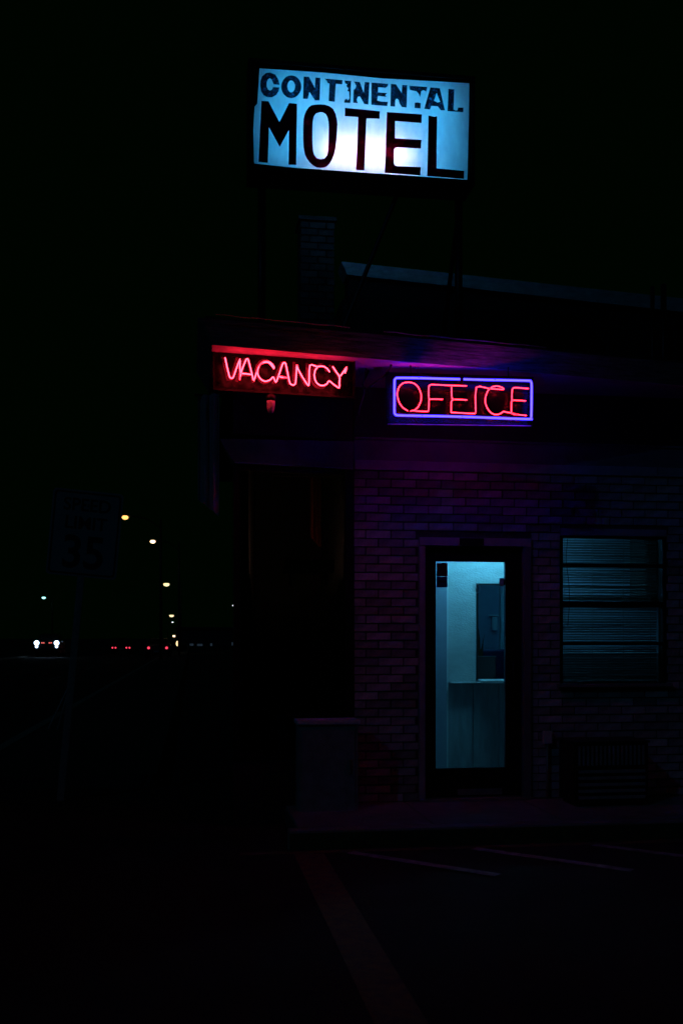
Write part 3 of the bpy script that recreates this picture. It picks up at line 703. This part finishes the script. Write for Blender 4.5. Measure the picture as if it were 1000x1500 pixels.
obj('backrest', B(-.22, .22, 0, .07, .6, 1.18, bev=.03), M['stickblue'], ch, smooth=True)
obj('seat', B(-.24, .24, -.45, .02, .42, .5, bev=.02), M['stickblue'], ch, smooth=True)
bm = bmesh.new(); tube(bm, [(0, -.2, .05), (0, -.2, .42)], .03); obj('column', bm, M['blackpaint'], ch)
bm = bmesh.new()
for k in range(5):
    a = k * 2 * math.pi / 5
    tube(bm, [(0, -.2, .07), (.28 * math.cos(a), -.2 + .28 * math.sin(a), .035)], .018, 6)
obj('base', bm, M['blackpaint'], ch)
wp = thing('wall_phone', 'small pale wall phone seen through the counter opening', 'phone', W(2.10, 3.198, 1.62), TH)
obj('handset', B(-.025, .03, -.06, -.012, -.10, .05, bev=.01), M['ledge'], wp)
obj('bracket', B(-.06, .05, -.05, -.002, .06, .075, bev=.003), M['ledge'], wp)
hp = thing('houseplant', 'small dark leafy houseplant silhouetted in the counter opening', 'plant', W(1.475, 1.62, 0.80), TH)
bm = bmesh.new(); lathe(bm, [(.05, 0), (.07, .12), (.072, .13), (.06, .13)]); obj('pot', bm, M['cabinet'], hp, loc=(0, 0, .001))
for k in range(11):
    a = random.uniform(0, 6.28); hgt = random.uniform(.34, .62); rd = random.uniform(.03, .11)
    bm = bmesh.new()
    p = [Vector((rd * t * t * math.cos(a), rd * t * t * math.sin(a), .12 + hgt * t)) for t in (0, .35, .65, .85, 1)]
    sd = Vector((-math.sin(a), math.cos(a), 0))
    wds = (.004, .012, .02, .014, .001)
    l = [bm.verts.new(q + sd * wq) for q, wq in zip(p, wds)]; r_ = [bm.verts.new(q - sd * wq) for q, wq in zip(p, wds)]
    for i in range(4): bm.faces.new((l[i], l[i+1], r_[i+1], r_[i]))
    obj('leaf', bm, M['leaf'], hp)
# curtain end behind the dark bay window, with an added amber source to light it
cu = thing('curtain', 'amber pleated curtain end hanging behind the dark corner window', 'curtain', W(-0.32, 0.28, 0), TH)
bm = bmesh.new()
n = 26
tp, bt = [], []
for i in range(n):
    t = i / (n - 1); x = .095 * t; y = .012 * math.sin(t * 19) + .004 * math.sin(t * 41)
    tp.append(bm.verts.new((x, y, 2.74))); bt.append(bm.verts.new((x, y, 2.262 - .085 * min(1, t * 1.25) + .004 * math.sin(t * 30))))
for i in range(n - 1): bm.faces.new((tp[i], tp[i+1], bt[i+1], bt[i]))
bmesh.ops.solidify(bm, geom=bm.faces[:], thickness=.003)
obj('cloth', bm, M['curtain'], cu, smooth=True)
bm = bmesh.new(); tube(bm, [(-.3, 0, 2.75), (.3, 0, 2.75)], .008, 8); obj('rod', bm, M['darkmetal'], cu)
nl = thing('night_light', 'tiny amber lamp below the curtain end in the dark window', 'lamp', W(-0.335, 0.20, 2.0), TH)  # added hidden source that makes the curtain end show
bm = bmesh.new(); lathe(bm, [(.006, 0), (.016, .010), (.018, .022), (.011, .036), (.001, .042)], 12); obj('bulb', bm, M['amberbulb'], nl)
bm = bmesh.new(); lathe(bm, [(.03, -.012), (.03, -.008), (.008, -.006), (.006, -.0005)], 12); obj('base', bm, M['blackpaint'], nl)
sh = thing('window_shelf', 'narrow dark shelf bracketed inside the corner window', 'shelf', W(-0.335, 0.24, 1.96), TH)  # added support; its lip screens the amber source from view
obj('board', B(-.2, .2, -.08, .1, 0, .027), M['cabinet'], sh)
obj('lip', B(-.2, .2, -.09, -.0805, 0, .10), M['cabinet'], sh)
for x in (-.15, .13): obj('bracket', B(x, x + .02, -.06, .09, -.1, -.001), M['darkmetal'], sh)

# ------------------------------------------------------------------ VACANCY neon
va = thing('vacancy_neon_sign', 'red neon sign reading VACANCY on a dark red board under the canopy', 'neon sign', (-0.38955, 7.11949, 3.3), R(14.6))
vb = obj('board', B(-.478, .517, .112, .125, -.135, .116), M['redboard'], va)
for a in ((-.49, .529, .095, .135, -.150, -.1355), (-.49, -.4785, .095, .135, -.135, .116), (.5175, .529, .095, .135, -.135, .116)):
    obj('frame', B(*a), M['blackpaint'], va)
for p in PAINT:
    bm = bmesh.new(); ribbon(bm, smooth_path([(a, b_, 0) for a, b_ in p], 3) if len(p) > 5 else [Vector((a, b_, 0)) for a, b_ in p], .019, .1105, .1118)
    bmesh.ops.translate(bm, verts=bm.verts, vec=(0, 0, .012)); obj('painted_stroke', bm, M['lettpaint'], vb)
RN = .0072
for p in VAC:
    bm = bmesh.new(); tube(bm, smooth_path([(a, 0.012 * math.sin(i * .9) * .3, b_) for i, (a, b_) in enumerate(p)], 3), RN * .58, 8)
    t = obj('neon_tube', bm, M['neonred'], va, smooth=True)
    bm = bmesh.new(); tube(bm, smooth_path([(a, 0.012 * math.sin(i * .9) * .3, b_) for i, (a, b_) in enumerate(p)], 3), RN, 10)
    obj('glass', bm, M['redglass'], t, smooth=True)
    for e in (p[0], p[-1]):
        bm = bmesh.new(); tube(bm, [(e[0], .006, e[1]), (e[0], .1115, e[1])], .004, 6)
        obj('tube_support', bm, M['neonend'], t)
obj('transformer', B(-.2, .25, .136, .21, -.1, .08, bev=.006), M['blackpaint'], va)
jl = thing('jar_lamp', 'unlit glass jar lamp hanging under the VACANCY sign', 'lamp', (-0.4970, 7.2095, 3.0145), R(14.6))
bm = bmesh.new(); lathe(bm, [(.002, 0.0), (.018, .004), (.026, .03), (.031, .065), (.03, .085), (.022, .09)], 16); obj('globe', bm, M['jar'], jl, smooth=True)
bm = bmesh.new(); lathe(bm, [(.034, .0905), (.036, .1), (.036, .125), (.02, .1345)], 16); obj('holder', bm, M['darkmetal'], jl, smooth=True)

# ------------------------------------------------------------------ OFFICE neon
of = thing('office_neon_sign', 'red neon sign reading OFFICE framed by a blue neon border over the door', 'neon sign', (0.86854, 7.40409, 3.2), R(3.4))
pn = plate([[(-.545, .170), (.545, .150), (.540, -.214), (-.545, -.214)]], .085, .097)
obj('panel', pn, M['officepanel'], of)
obj('bottom_channel', B(-.53, .525, .076, .0845, -.214, -.209), M['galv'], of)
bm = bmesh.new(); tube(bm, smooth_path([(a, 0, b_) for a, b_ in BORDER[0]], 3), .0066, 10)
bt = obj('border_tube', bm, M['neonblue'], of, smooth=True)
bm = bmesh.new(); tube(bm, smooth_path([(a, 0, b_) for a, b_ in BORDER[0]], 3), .0105, 12)
obj('glass', bm, M['blueglass'], bt, smooth=True)
for x, z in (BORDER[0][-1], BORDER[0][0]):
    bm = bmesh.new(); tube(bm, [(x, -.001, z), (x, .0845, z - .012)], .008, 8); obj('electrode', bm, M['neonend'], bt)
for x, z in (BORDER[0][18], BORDER[0][1], BORDER[0][10], BORDER[0][9]):
    bm = bmesh.new(); tube(bm, [(x, -.0115, z), (x, .0845, z)], .0035, 6); obj('tube_clip', bm, M['neonend'], bt)
for p in OFF:
    bm = bmesh.new(); tube(bm, smooth_path([(a, .004, b_) for a, b_ in p], 3), .0028, 8)
    t = obj('neon_tube', bm, M['neonred2'], of, smooth=True)
    bm = bmesh.new(); tube(bm, smooth_path([(a, .004, b_) for a, b_ in p], 3), .0064, 10)
    obj('glass', bm, M['redglass'], t, smooth=True)
    e = p[-1]
    bm = bmesh.new(); tube(bm, [(e[0], .008, e[1]), (e[0], .0845, e[1])], .0045, 6); obj('tube_support', bm, M['neonend'], t)
for x in (-.36, .36):
    bm = bmesh.new(); tube(bm, [(x, .091, .14), (x, .091, .2205)], .006, 6); obj('hanger', bm, M['darkmetal'], of)
bm = bmesh.new(); tube(bm, smooth_path([(-.33, .06, .2), (-.31, .04, .15), (-.22, .03, .125), (-.10, .04, .115)]), .0025, 6); obj('lead', bm, M['cablerub'], of)

# cables strung between the two signs
def cable(label, pts, r=.008):
    p0 = pts[0]
    bm = bmesh.new(); tube(bm, smooth_path([Vector(p) - Vector(p0) for p in pts], 5), r, 7)
    o = obj('cable', bm, M['cablerub'], None, W(*p0), (0, 0, TH), smooth=True)
    tag(o, label, 'cable')
cable('thick black cable drooping from soffit to the OFFICE sign', [(.165, -.70, 3.415), (.15, -.66, 3.37), (.06, -.62, 3.30), (0.0, -.6, 3.26), (-.02, -.56, 3.30), (.03, -.5, 3.418)])
cable('thin black cable dangling below the gap between the neon signs', [(0.0, -.56, 3.418), (-.02, -.58, 3.3), (-.02, -.6, 3.22), (-.05, -.6, 3.13), (-.06, -.6, 3.06)], .006)

# ------------------------------------------------------------------ CONTINENTAL MOTEL roof sign
ms = thing('motel_roof_sign', 'lit blue white roof sign reading CONTINENTAL MOTEL in worn dark letters', 'sign', (0.178, 8.9, 3.62), R(8.4))
DZ = 0.38
def up_(bm): bmesh.ops.translate(bm, verts=bm.verts, vec=(0, 0, DZ)); return bm
X0, X1, ZB, ZU = -.955, .972, 1.452, 2.348
bm = bmesh.new()
for a in ((X0, X1, -.03, .31, ZU, ZU + .03), (X0, X1, -.03, .31, ZB - .03, ZB), (X0 - .03, X0, -.03, .31, ZB - .03, ZU + .03), (X1, X1 + .03, -.03, .31, ZB - .03, ZU + .03)):
    box(bm, *a)
obj('cabinet_frame', up_(bm), M['blackpaint'], ms)
bm = bmesh.new()
for a in ((X0, -.92, -.012, -.006, ZB, 1.72), (-.93, X1, -.012, -.006, ZU - .02, ZU), (-.95, .96, -.012, -.006, ZB, ZB + .012), (.955, X1, -.012, -.006, ZB, ZU - .02)):
    pass
obj('face', up_(plate(FACE, 0.0, 0.0)), M['face'], ms)
obj('back_face', up_(plate([[(X0 + .01, ZB + .005), (X1 - .01, ZB + .005), (X1 - .01, ZU - .005), (X0 + .01, ZU - .005)]], .29, .29)), M['backface'], ms)
# opaque edge strip that leaves the uneven outline of the face
edge = plate([[(X0, ZB), (X1, ZB), (X1, ZU), (X0, ZU)], FACE[0]], -.006, -.002)
obj('edge_strip', up_(edge), M['blackpaint'], ms)
for k, lp in LET.items():
    obj('letter', up_(plate(lp, -.0055, -.0035)), M['film'] if k in ('M', 'O2', 'T4', 'E2', 'L2') else M['wornfilm'], ms)
for z in (1.60, 1.80, 2.0, 2.2):
    bm = bmesh.new(); tube(bm, [(-.80, .17, z + DZ), (.82, .17, z + DZ)], .014, 8)
    obj('lamp_tube', bm, M['lamp_blue'], ms)
bm = bmesh.new(); tube(bm, [(-.33, .13, 1.66 + DZ), (.40, .13, 1.66 + DZ)], .02, 8)
obj('lamp_tube', bm, M['lamp_pink'], ms)
for x in (-.86, .90):
    bm = bmesh.new(); tube(bm, [(x, .14, -.0), (x, .14, ZB + DZ - .031)], .035, 12)
    p = obj('post', bm, M['darkmetal'], ms, smooth=True)
    obj('base_plate', B(x - .1, x + .1, .04, .24, 0.0, .012), M['darkmetal'], p)
    bm = bmesh.new(); tube(bm, [(-.36, .14, 0.0), (.36, .14, ZB + DZ - .031)] if x < 0 else [(x, .17, 1.6), (x + .02, 1.2, 0.0)], .02, 8)
    obj('brace', bm, M['darkmetal'], ms)

# brick chimney and vent pipes on the roof
cm = thing('brick_chimney', 'dim narrow brick chimney standing on the roof below the sign', 'chimney', W(-.068, 1.8, 3.62), TH)
obj('core', B(-.155, .155, .012, .318, 0, 1.83), M['dark_stucco'], cm)
me_h = bpy.data.meshes.new('brick'); b_ = B(-.0765, .0765, -.02, .02, -BH/2, BH/2, bev=.003); b_.to_mesh(me_h); b_.free(); me_h.materials.append(M['sootbrick'])
for c in range(27):
    z = .034 + c * CH
    xs = (-.085, .085) if c % 2 else (-.125, 0.0, .125)
    for x in xs:
        o = inst('brick', me_h, cm, (x, .012 + random.uniform(-.002, .002), z), (0, 0, random.uniform(-.01, .01)))
        if not c % 2: o.scale = (.5 if abs(x) > .1 else .99, 1, 1); o.location.x = x if abs(x) < .1 else math.copysign(.126, x)
    for s in (-1, 1):
        o = inst('brick', me_h, cm, (s * .150, .165 + random.uniform(-.003, .003) + (.03 if c % 2 else -.03), z), (0, 0, R(90)))
obj('cap', B(-.185, .185, -.03, .345, 1.8305, 1.87, bev=.006), M['sootbrick'], cm)
for i, (x, y, h, r, lb) in enumerate(((3.575, 2.3, 1.55, .022, 'left one of two slim vent pipes near the right roof end'),
                                  (3.70, 2.3, 1.58, .03, 'right one of two vent pipes near the right roof end'))):
    v = thing('vent_pipe', lb, 'vent pipe', W(x, y, 3.62), TH, 'vent pipes on the roof')
    bm = bmesh.new(); tube(bm, [(0, 0, 0), (0, 0, h)], r, 12); obj('pipe', bm, M['darkmetal'], v, smooth=True)
    bm = bmesh.new(); lathe(bm, [(r * 2.6, 0), (r * 1.3, .05), (r * 1.05, .06)], 12); obj('collar', bm, M['darkmetal'], v)

# ------------------------------------------------------------------ by the wall
ac = thing('air_conditioner', 'dark louvred air conditioner standing below the blind covered window', 'air conditioner', W(1.94, -.30, .13), TH)
obj('casing', B(-.30, .30, -.17, .17, 0.03, .49, bev=.01), M['darkmetal'], ac)
for k in range(16): obj('grille_bar', B(-.27 + k * .0345, -.255 + k * .0345, -.182, -.1705, .32, .47), M['greybox'], ac)
for k in range(5): obj('louvre', B(-.27, .27, -.185, -.1705, .06 + k * .05, .085 + k * .05, bev=.003), M['greybox'], ac)
for x in (-.27, .22): obj('foot', B(x, x + .05, -.15, .15, 0, .0295), M['blackpaint'], ac)
obj('lid', B(-.31, .31, -.18, .18, .4905, .505, bev=.004), M['darkmetal'], ac)
uc = thing('utility_cabinet', 'low grey metal cabinet against the wall left of the brickwork', 'cabinet', W(-.25, -.26, 0), TH)
obj('body', B(-.225, .225, -.11, .11, .06, .78, bev=.008), M['greybox'], uc)
obj('lid', B(-.24, .24, -.13, .12, .7805, .815, bev=.008), M['palebox'], uc)
dd = obj('cabinet_door', B(-.20, .20, -.121, -.1105, .10, .745, bev=.004), M['greybox'], uc)
obj('handle', B(.15, .165, -.14, -.1215, .42, .52, bev=.004), M['galv'], dd)
for x in (-.21, .15): obj('foot', B(x, x + .06, -.1, .1, 0, .0595), M['blackpaint'], uc)
jb = thing('junction_box', 'small pale box fixed to the bricks between door and window', 'electrical box', W(1.582, -.001, .574), TH)
obj('casing', B(-.037, .037, -.05, -.006, 0, .106, bev=.006), M['palebox'], jb)
obj('cover', B(-.03, .03, -.0545, -.0505, .008, .098, bev=.002), M['palebox'], jb)
bm = bmesh.new(); tube(bm, [(0, -.025, -.44), (0, -.025, -.001)], .012, 8); obj('conduit', bm, M['galv'], jb, smooth=True)
# pleated canvas hanging at the street end of the canopy
bn = thing('canvas_banner', 'dim blue pleated canvas hanging at street end of the canopy', 'banner', W(-1.085, -.02, 0), TH)
bm = bmesh.new()
n = 22; tp = []; bt = []
for i in range(n):
    t = i / (n - 1); x = -.135 + .16 * t; y = .03 * math.sin(t * 15) - .12 * t
    tp.append(bm.verts.new((x, y, 3.30))); bt.append(bm.verts.new((x, y, 2.50 - .14 * t)))
for i in range(n - 1): bm.faces.new((tp[i], tp[i+1], bt[i+1], bt[i]))
bmesh.ops.solidify(bm, geom=bm.faces[:], thickness=.003)
obj('cloth', bm, M['banner'], bn, smooth=True)
bm = bmesh.new(); tube(bm, [(-.16, -.01, 3.305), (.29, -.01, 3.305)], .01, 8); obj('rod', bm, M['darkmetal'], bn)
bm = bmesh.new(); tube(bm, [(.1, -.01, 3.31), (.1, -.01, 3.43)], .006, 6); obj('hanger', bm, M['darkmetal'], bn)

# ================================================================== THE STREET
# speed limit sign, leaning
ss = thing('speed_limit_sign', 'leaning white speed limit 35 sign on a steel post by the road', 'road sign', (-2.47, 9.0, 0.0), R(6))
ss.rotation_euler = (0, R(5.2), R(6))
def text_part(body, size, x, z, y, parent, sx=1.0):
    cv = bpy.data.curves.new('lettering', 'FONT'); cv.body = body; cv.size = size; cv.align_x = 'CENTER'; cv.extrude = .0006; cv.offset = size * .018
    t = bpy.data.objects.new('t', cv); COL.objects.link(t)
    dg = bpy.context.evaluated_depsgraph_get()
    me = bpy.data.meshes.new_from_object(t.evaluated_get(dg)); me.name = 'lettering'
    bpy.data.objects.remove(t)
    me.transform(Matrix.Translation((x, y, z)) @ Matrix.Rotation(R(90), 4, 'X') @ Matrix.Scale(sx, 4, (1, 0, 0)))
    me.materials.clear(); me.materials.append(M['signblack'])
    return inst('lettering', me, parent)
sgc = 2.36
def rrect(hw, hh, r, n=5):
    out = []
    for cx, cz, a0 in ((hw - r, hh - r, 0), (-hw + r, hh - r, 90), (-hw + r, -hh + r, 180), (hw - r, -hh + r, 270)):
        for i in range(n + 1):
            a = R(a0 + 90 * i / n); out.append((cx + r * math.cos(a), sgc + cz + r * math.sin(a)))
    return out
pl = obj('sign_plate', plate([rrect(.305, .381, .035)], -.004, -.001), M['signwhite'], ss)
obj('border', plate([rrect(.288, .364, .03), rrect(.273, .349, .024)], -.0055, -.0042), M['signblack'], ss)
text_part('SPEED', .155, 0, sgc + .20, -.005, ss, .98)
text_part('LIMIT', .155, 0, sgc + .04, -.005, ss, 1.0)
text_part('35', .40, 0, sgc - .30, -.005, ss, .95)
bm = bmesh.new()
box(bm, -.022, .022, .0, .004, 0, 2.72); box(bm, -.030, -.022, .0, .022, 0, 2.72); box(bm, .022, .030, .0, .022, 0, 2.72)
obj('post', bm, M['galv'], ss)
for z in (sgc - .25, sgc + .25):
    bm = bmesh.new(); tube(bm, [(0, -.012, z), (0, -.0042, z)], .009, 8); obj('bolt', bm, M['galv'], ss)
for x in (-.16, -.08):
    bm = bmesh.new(); tube(bm, [(x, .01, .62), (-.01, .012, 1.03)], .007, 6); obj('stay', bm, M['galv'], ss)

# street lamps: tapered pole, arm and cobra head
def street_lamp(label, lx, ly, h, arm, lens, lw, adir=-1, group='street lamps along the road'):
    s = thing('street_lamp', label, 'street lamp', W(lx - adir * arm, ly, 0), TH, group)
    bm = bmesh.new(); tube(bm, [(0, 0, 0), (0, 0, h * .5), (0, 0, h - .1)], .11, 10, .06); obj('pole', bm, M['blackpaint'], s, smooth=True)
    bm = bmesh.new(); tube(bm, smooth_path([(0, 0, h - .7), (adir * arm * .4, 0, h - .1), (adir * (arm - lw * .3), 0, h + .08)]), .035, 8); obj('arm', bm, M['blackpaint'], s, smooth=True)
    bm = bmesh.new()
    lathe(bm, [(.02, .16), (lw * .42, .12), (lw * .55, .09), (lw * .45, 0.075)], 14)
    bmesh.ops.transform(bm, matrix=Matrix.Translation((adir * arm, 0, h)) @ Matrix.Diagonal((1, .6, 1, 1)), verts=bm.verts)
    hd = obj('lamp_head', bm, M['blackpaint'], s, smooth=True)
    bm = bmesh.new()
    lathe(bm, [(lw * .3, .07), (lw * .5, 0.0), (lw * .5, -lw * .16), (lw * .36, -lw * .36), (.01, -lw * .46)], 14)
    bmesh.ops.transform(bm, matrix=Matrix.Translation((adir * arm, 0, h)) @ Matrix.Diagonal((1, .6, 1, 1)), verts=bm.verts)
    obj('lens', bm, M[lens], hd, smooth=True)
    bm = bmesh.new(); lathe(bm, [(.2, 0), (.2, .15), (.13, .2)], 10); obj('base', bm, M['blackpaint'], s)
    return s
def at(px, py, Y):                                 # street position and height of a lamp seen at this bearing and distance
    X = (px - 500) / 1500 * Y; z = 1.43 - (py - 935) / 1500 * Y
    dx, dy = X - CX, Y - CY
    return dx * CT + dy * ST, -dx * ST + dy * CT, z
for px, py, Y, lens, lw, arm, ad, lb in (
        (183.5, 757, 64, 'sodium', .40, 2.2, -1, 'amber street lamp, highest and nearest of the row along the road'),
        (224, 792.5, 79, 'pinkw', .42, 2.0, -1, 'brightest white street lamp, second highest in the row along the road'),
        (244, 855, 142, 'warmw', .85, 2.0, -1, 'yellowish street lamp, third highest in the row along the road'),
        (251.5, 901, 300, 'warmw', 1.35, 2.2, -1, 'yellowish far street lamp, lowest of the row along the road'),
        (64.5, 875, 150, 'cyanw', .55, 1.2, -1, 'cyan street lamp above the oncoming headlights'),
        (253, 911, 320, 'whitew', .6, 1.5, 1, 'faint bluish far lamp just below the yellowish one'),
        (343, 886.5, 120, 'whitew', .42, 1.0, -1, 'small white lamp standing alone right of the street lamp row')):
    lx, ly, z = at(px, py, Y)
    street_lamp(lb, lx, ly, z, arm, lens, lw, ad)
lx, ly, z = at(255, 932.5, 260)
fl = thing('floodlight', 'low pinkish white floodlight at the far end of the road', 'floodlight', W(lx, ly, 0), TH)
bm = bmesh.new(); tube(bm, [(0, 0, 0), (0, 0, z - .2)], .06, 8); obj('mast', bm, M['galv'], fl)
hd = obj('lamp_head', B(-.45, .45, 0, .3, z - .2, z + .45, bev=.03), M['darkmetal'], fl)
obj('lens', B(-.3, .3, -.02, -.002, z - .1, z + .35), M['pinkw'], hd)

# ------------------------------------------------------------------ cars
def car(label, px, Y, rz, paint, hgt=1.45, front=True, lit_front=None, lit_rear=None, hz=.68, tz=.75, lr=.10, tall=0.0, group='cars out on the road', lsp=.72, markers=False, dbl=False, one=False):
    lx, ly, _ = at(px, 935, Y)
    c = thing('car', label, 'car', W(lx, ly, 0.004), TH + rz, group)
    HW = .88
    prof = [(-2.2, .35), (-2.25, .55), (-2.18, .78 + tall), (-1.25, .92 + tall), (-.55, hgt - .06), (.1, hgt), (1.0, hgt - .04), (1.75, .98 + tall), (2.15, .93 + tall), (2.22, .6), (2.15, .35), (1.75, .28), (-1.8, .28)]
    bm = bmesh.new()
    rows = []
    for s in (-1.0, -.92, .92, 1.0):
        row = []
        for y, z in prof:
            inset = 1.0 - max(0, (z - .9 - tall)) * .42
            e = .965 if abs(s) == 1.0 else 1.0
            row.append(bm.verts.new((HW * s * inset, y * (e * .5 + .5), .28 + (z - .28) * (e * .6 + .4))))
        rows.append(row)
    m = len(prof)
    for a in range(3):
        for i in range(m): bm.faces.new((rows[a][i], rows[a][(i+1) % m], rows[a+1][(i+1) % m], rows[a+1][i]))
    bm.faces.new(rows[0]); bm.faces.new(rows[3][::-1])
    obj('body', bm, M[paint], c)
    def quad(name, p):
        bm = bmesh.new(); n = (Vector(p[1]) - Vector(p[0])).cross(Vector(p[3]) - Vector(p[0])).normalized() * .006
        hexa(bm, [Vector(q) - n for q in p] + [Vector(q) + n for q in p]); return obj(name, bm, M['carglass'], c)
    g = .95 + tall
    quad('windscreen', [(-.72, -1.19, g), (.72, -1.19, g), (.60, -.60, hgt - .08), (-.60, -.60, hgt - .08)])
    quad('rear_window', [(.70, 1.70, g + .06), (-.70, 1.70, g + .06), (-.60, 1.06, hgt - .07), (.60, 1.06, hgt - .07)])
    for s in (-1, 1):
        quad('side_window', [(s * .872, -1.0, g + .02), (s * .872, 1.4, g + .02), (s * .70, .95, hgt - .08), (s * .70, -.45, hgt - .08)])
        for y in (-1.4, 1.35):
            bm = bmesh.new(); lathe(bm, [(.20, -.1), (.31, -.1), (.335, -.06), (.335, .06), (.31, .1), (.20, .1)], 18)
            bmesh.ops.rotate(bm, verts=bm.verts, matrix=Matrix.Rotation(R(90), 3, 'Y'))
            wh = obj('wheel', bm, M['tyre'], c, (s * .80, y, .335))
            bm = bmesh.new(); lathe(bm, [(.19, -.04), (.19, .04), (.05, .055)], 12)
            bmesh.ops.rotate(bm, verts=bm.verts, matrix=Matrix.Rotation(R(90) * s, 3, 'Y'))
            obj('rim', bm, M['galv'], wh, (s * .07, 0, 0))
        for lit, z, y, nm, dirn in ((lit_front, hz, -2.235, 'headlight', -1), (lit_rear, tz, 2.20, 'tail_light', 1)):
            mt = M[lit] if lit and not (one and s > 0) else M['carglass']
            for dx in ((-.13, .13) if dbl and nm == 'tail_light' else (0,)):
                bm = bmesh.new(); lathe(bm, [(lr * 1.1, -.03), (lr, .02), (lr * .6, .045), (.01, .05)], 14)
                bmesh.ops.rotate(bm, verts=bm.verts, matrix=Matrix.Rotation(R(90) * -dirn, 3, 'X'))
                obj(nm, bm, mt, c, (s * lsp + dx, y, z))
        if markers:
            bm = bmesh.new(); lathe(bm, [(lr * .62, -.03), (lr * .55, .02), (.01, .04)], 12)
            bmesh.ops.rotate(bm, verts=bm.verts, matrix=Matrix.Rotation(R(90), 3, 'X'))
            obj('fog_light', bm, M[lit_front], c, (s * lsp, -2.25, hz - .27))
            for q in (.20, .34):
                bm = bmesh.new(); lathe(bm, [(.05, -.02), (.045, .02), (.01, .03)], 10)
                bmesh.ops.rotate(bm, verts=bm.verts, matrix=Matrix.Rotation(R(90), 3, 'X'))
                obj('marker_light', bm, M['marker'], c, (s * q, -2.25, hz + .01))  # red lights of a farther car, built onto this grille
        obj('mirror', B(-.09, .09, -.05, .05, -.06, .06, bev=.02), M[paint], c, (s * .97, -.85, g + .03))
    obj('number_plate', B(-.26, .26, 2.235, 2.25, .45, .57), M['signwhite'], c)
    obj('grille', B(-.45, .45, -2.262, -2.245, .45, .62), M['blackpaint'], c)
    obj('bumper', B(-.82, .82, 2.18, 2.27, .33, .44, bev=.02), M['blackpaint'], c)
    return c
PI = math.pi
car('dark oncoming car with two dazzling blue white headlights', 74.5, 80, 0.0, 'carblack', hgt=1.8, tall=.2, lit_front='headlight', hz=1.07, lr=.175, lsp=.735, markers=True)
car('grey car seen from behind with round red tail lights', 232.5, 74, PI * 0 + PI + PI, 'cargrey', lit_rear='tail', lr=.085, lsp=.62) .rotation_euler.z = TH + PI
car('far dark car with two pairs of small red tail lights', 180, 92, 0.0, 'carblack', lit_rear='tail', lr=.07, lsp=.60, tz=.6, dbl=True).rotation_euler.z = TH + PI
car('far car at the roadside with a single bright white headlight', 240, 100, R(52), 'carblack', lit_front='warmw', lr=.24, hz=.92, tall=.1, lsp=.60, one=True)

# far low building with a few lit windows
lx, ly, _ = at(300, 935, 190)
fb = thing('far_building', 'far low dark building with a few tiny lit windows beside the road', 'building', W(lx, ly, 0), TH)
obj('wall', B(-5.2, 6.5, 0, 8, 0, 3.2), M['mountain'], fb)
obj('roof', B(-5.6, 6.9, -.4, 8.4, 3.201, 3.5), M['roofing'], fb)
for x, z, wd, hh, mm in ((-3.9, .0, .5, .3, 'dimw'), (-2.4, -.15, .7, .4, 'dimw'), (-.9, -.2, 1.0, .4, 'dimw'), (1.2, -.2, .4, .5, 'dimw'), (5.2, -.1, .5, .6, 'dimw')):
    wf = obj('window', B(x - wd/2 - .08, x + wd/2 + .08, -.05, -.002, z + .2 - .08, z + .2 + hh + .08), M['blackpaint'], fb)
    obj('lit_pane', B(x - wd/2, x + wd/2, -.06, -.0505, z + .2, z + .2 + hh), M[mm], wf)
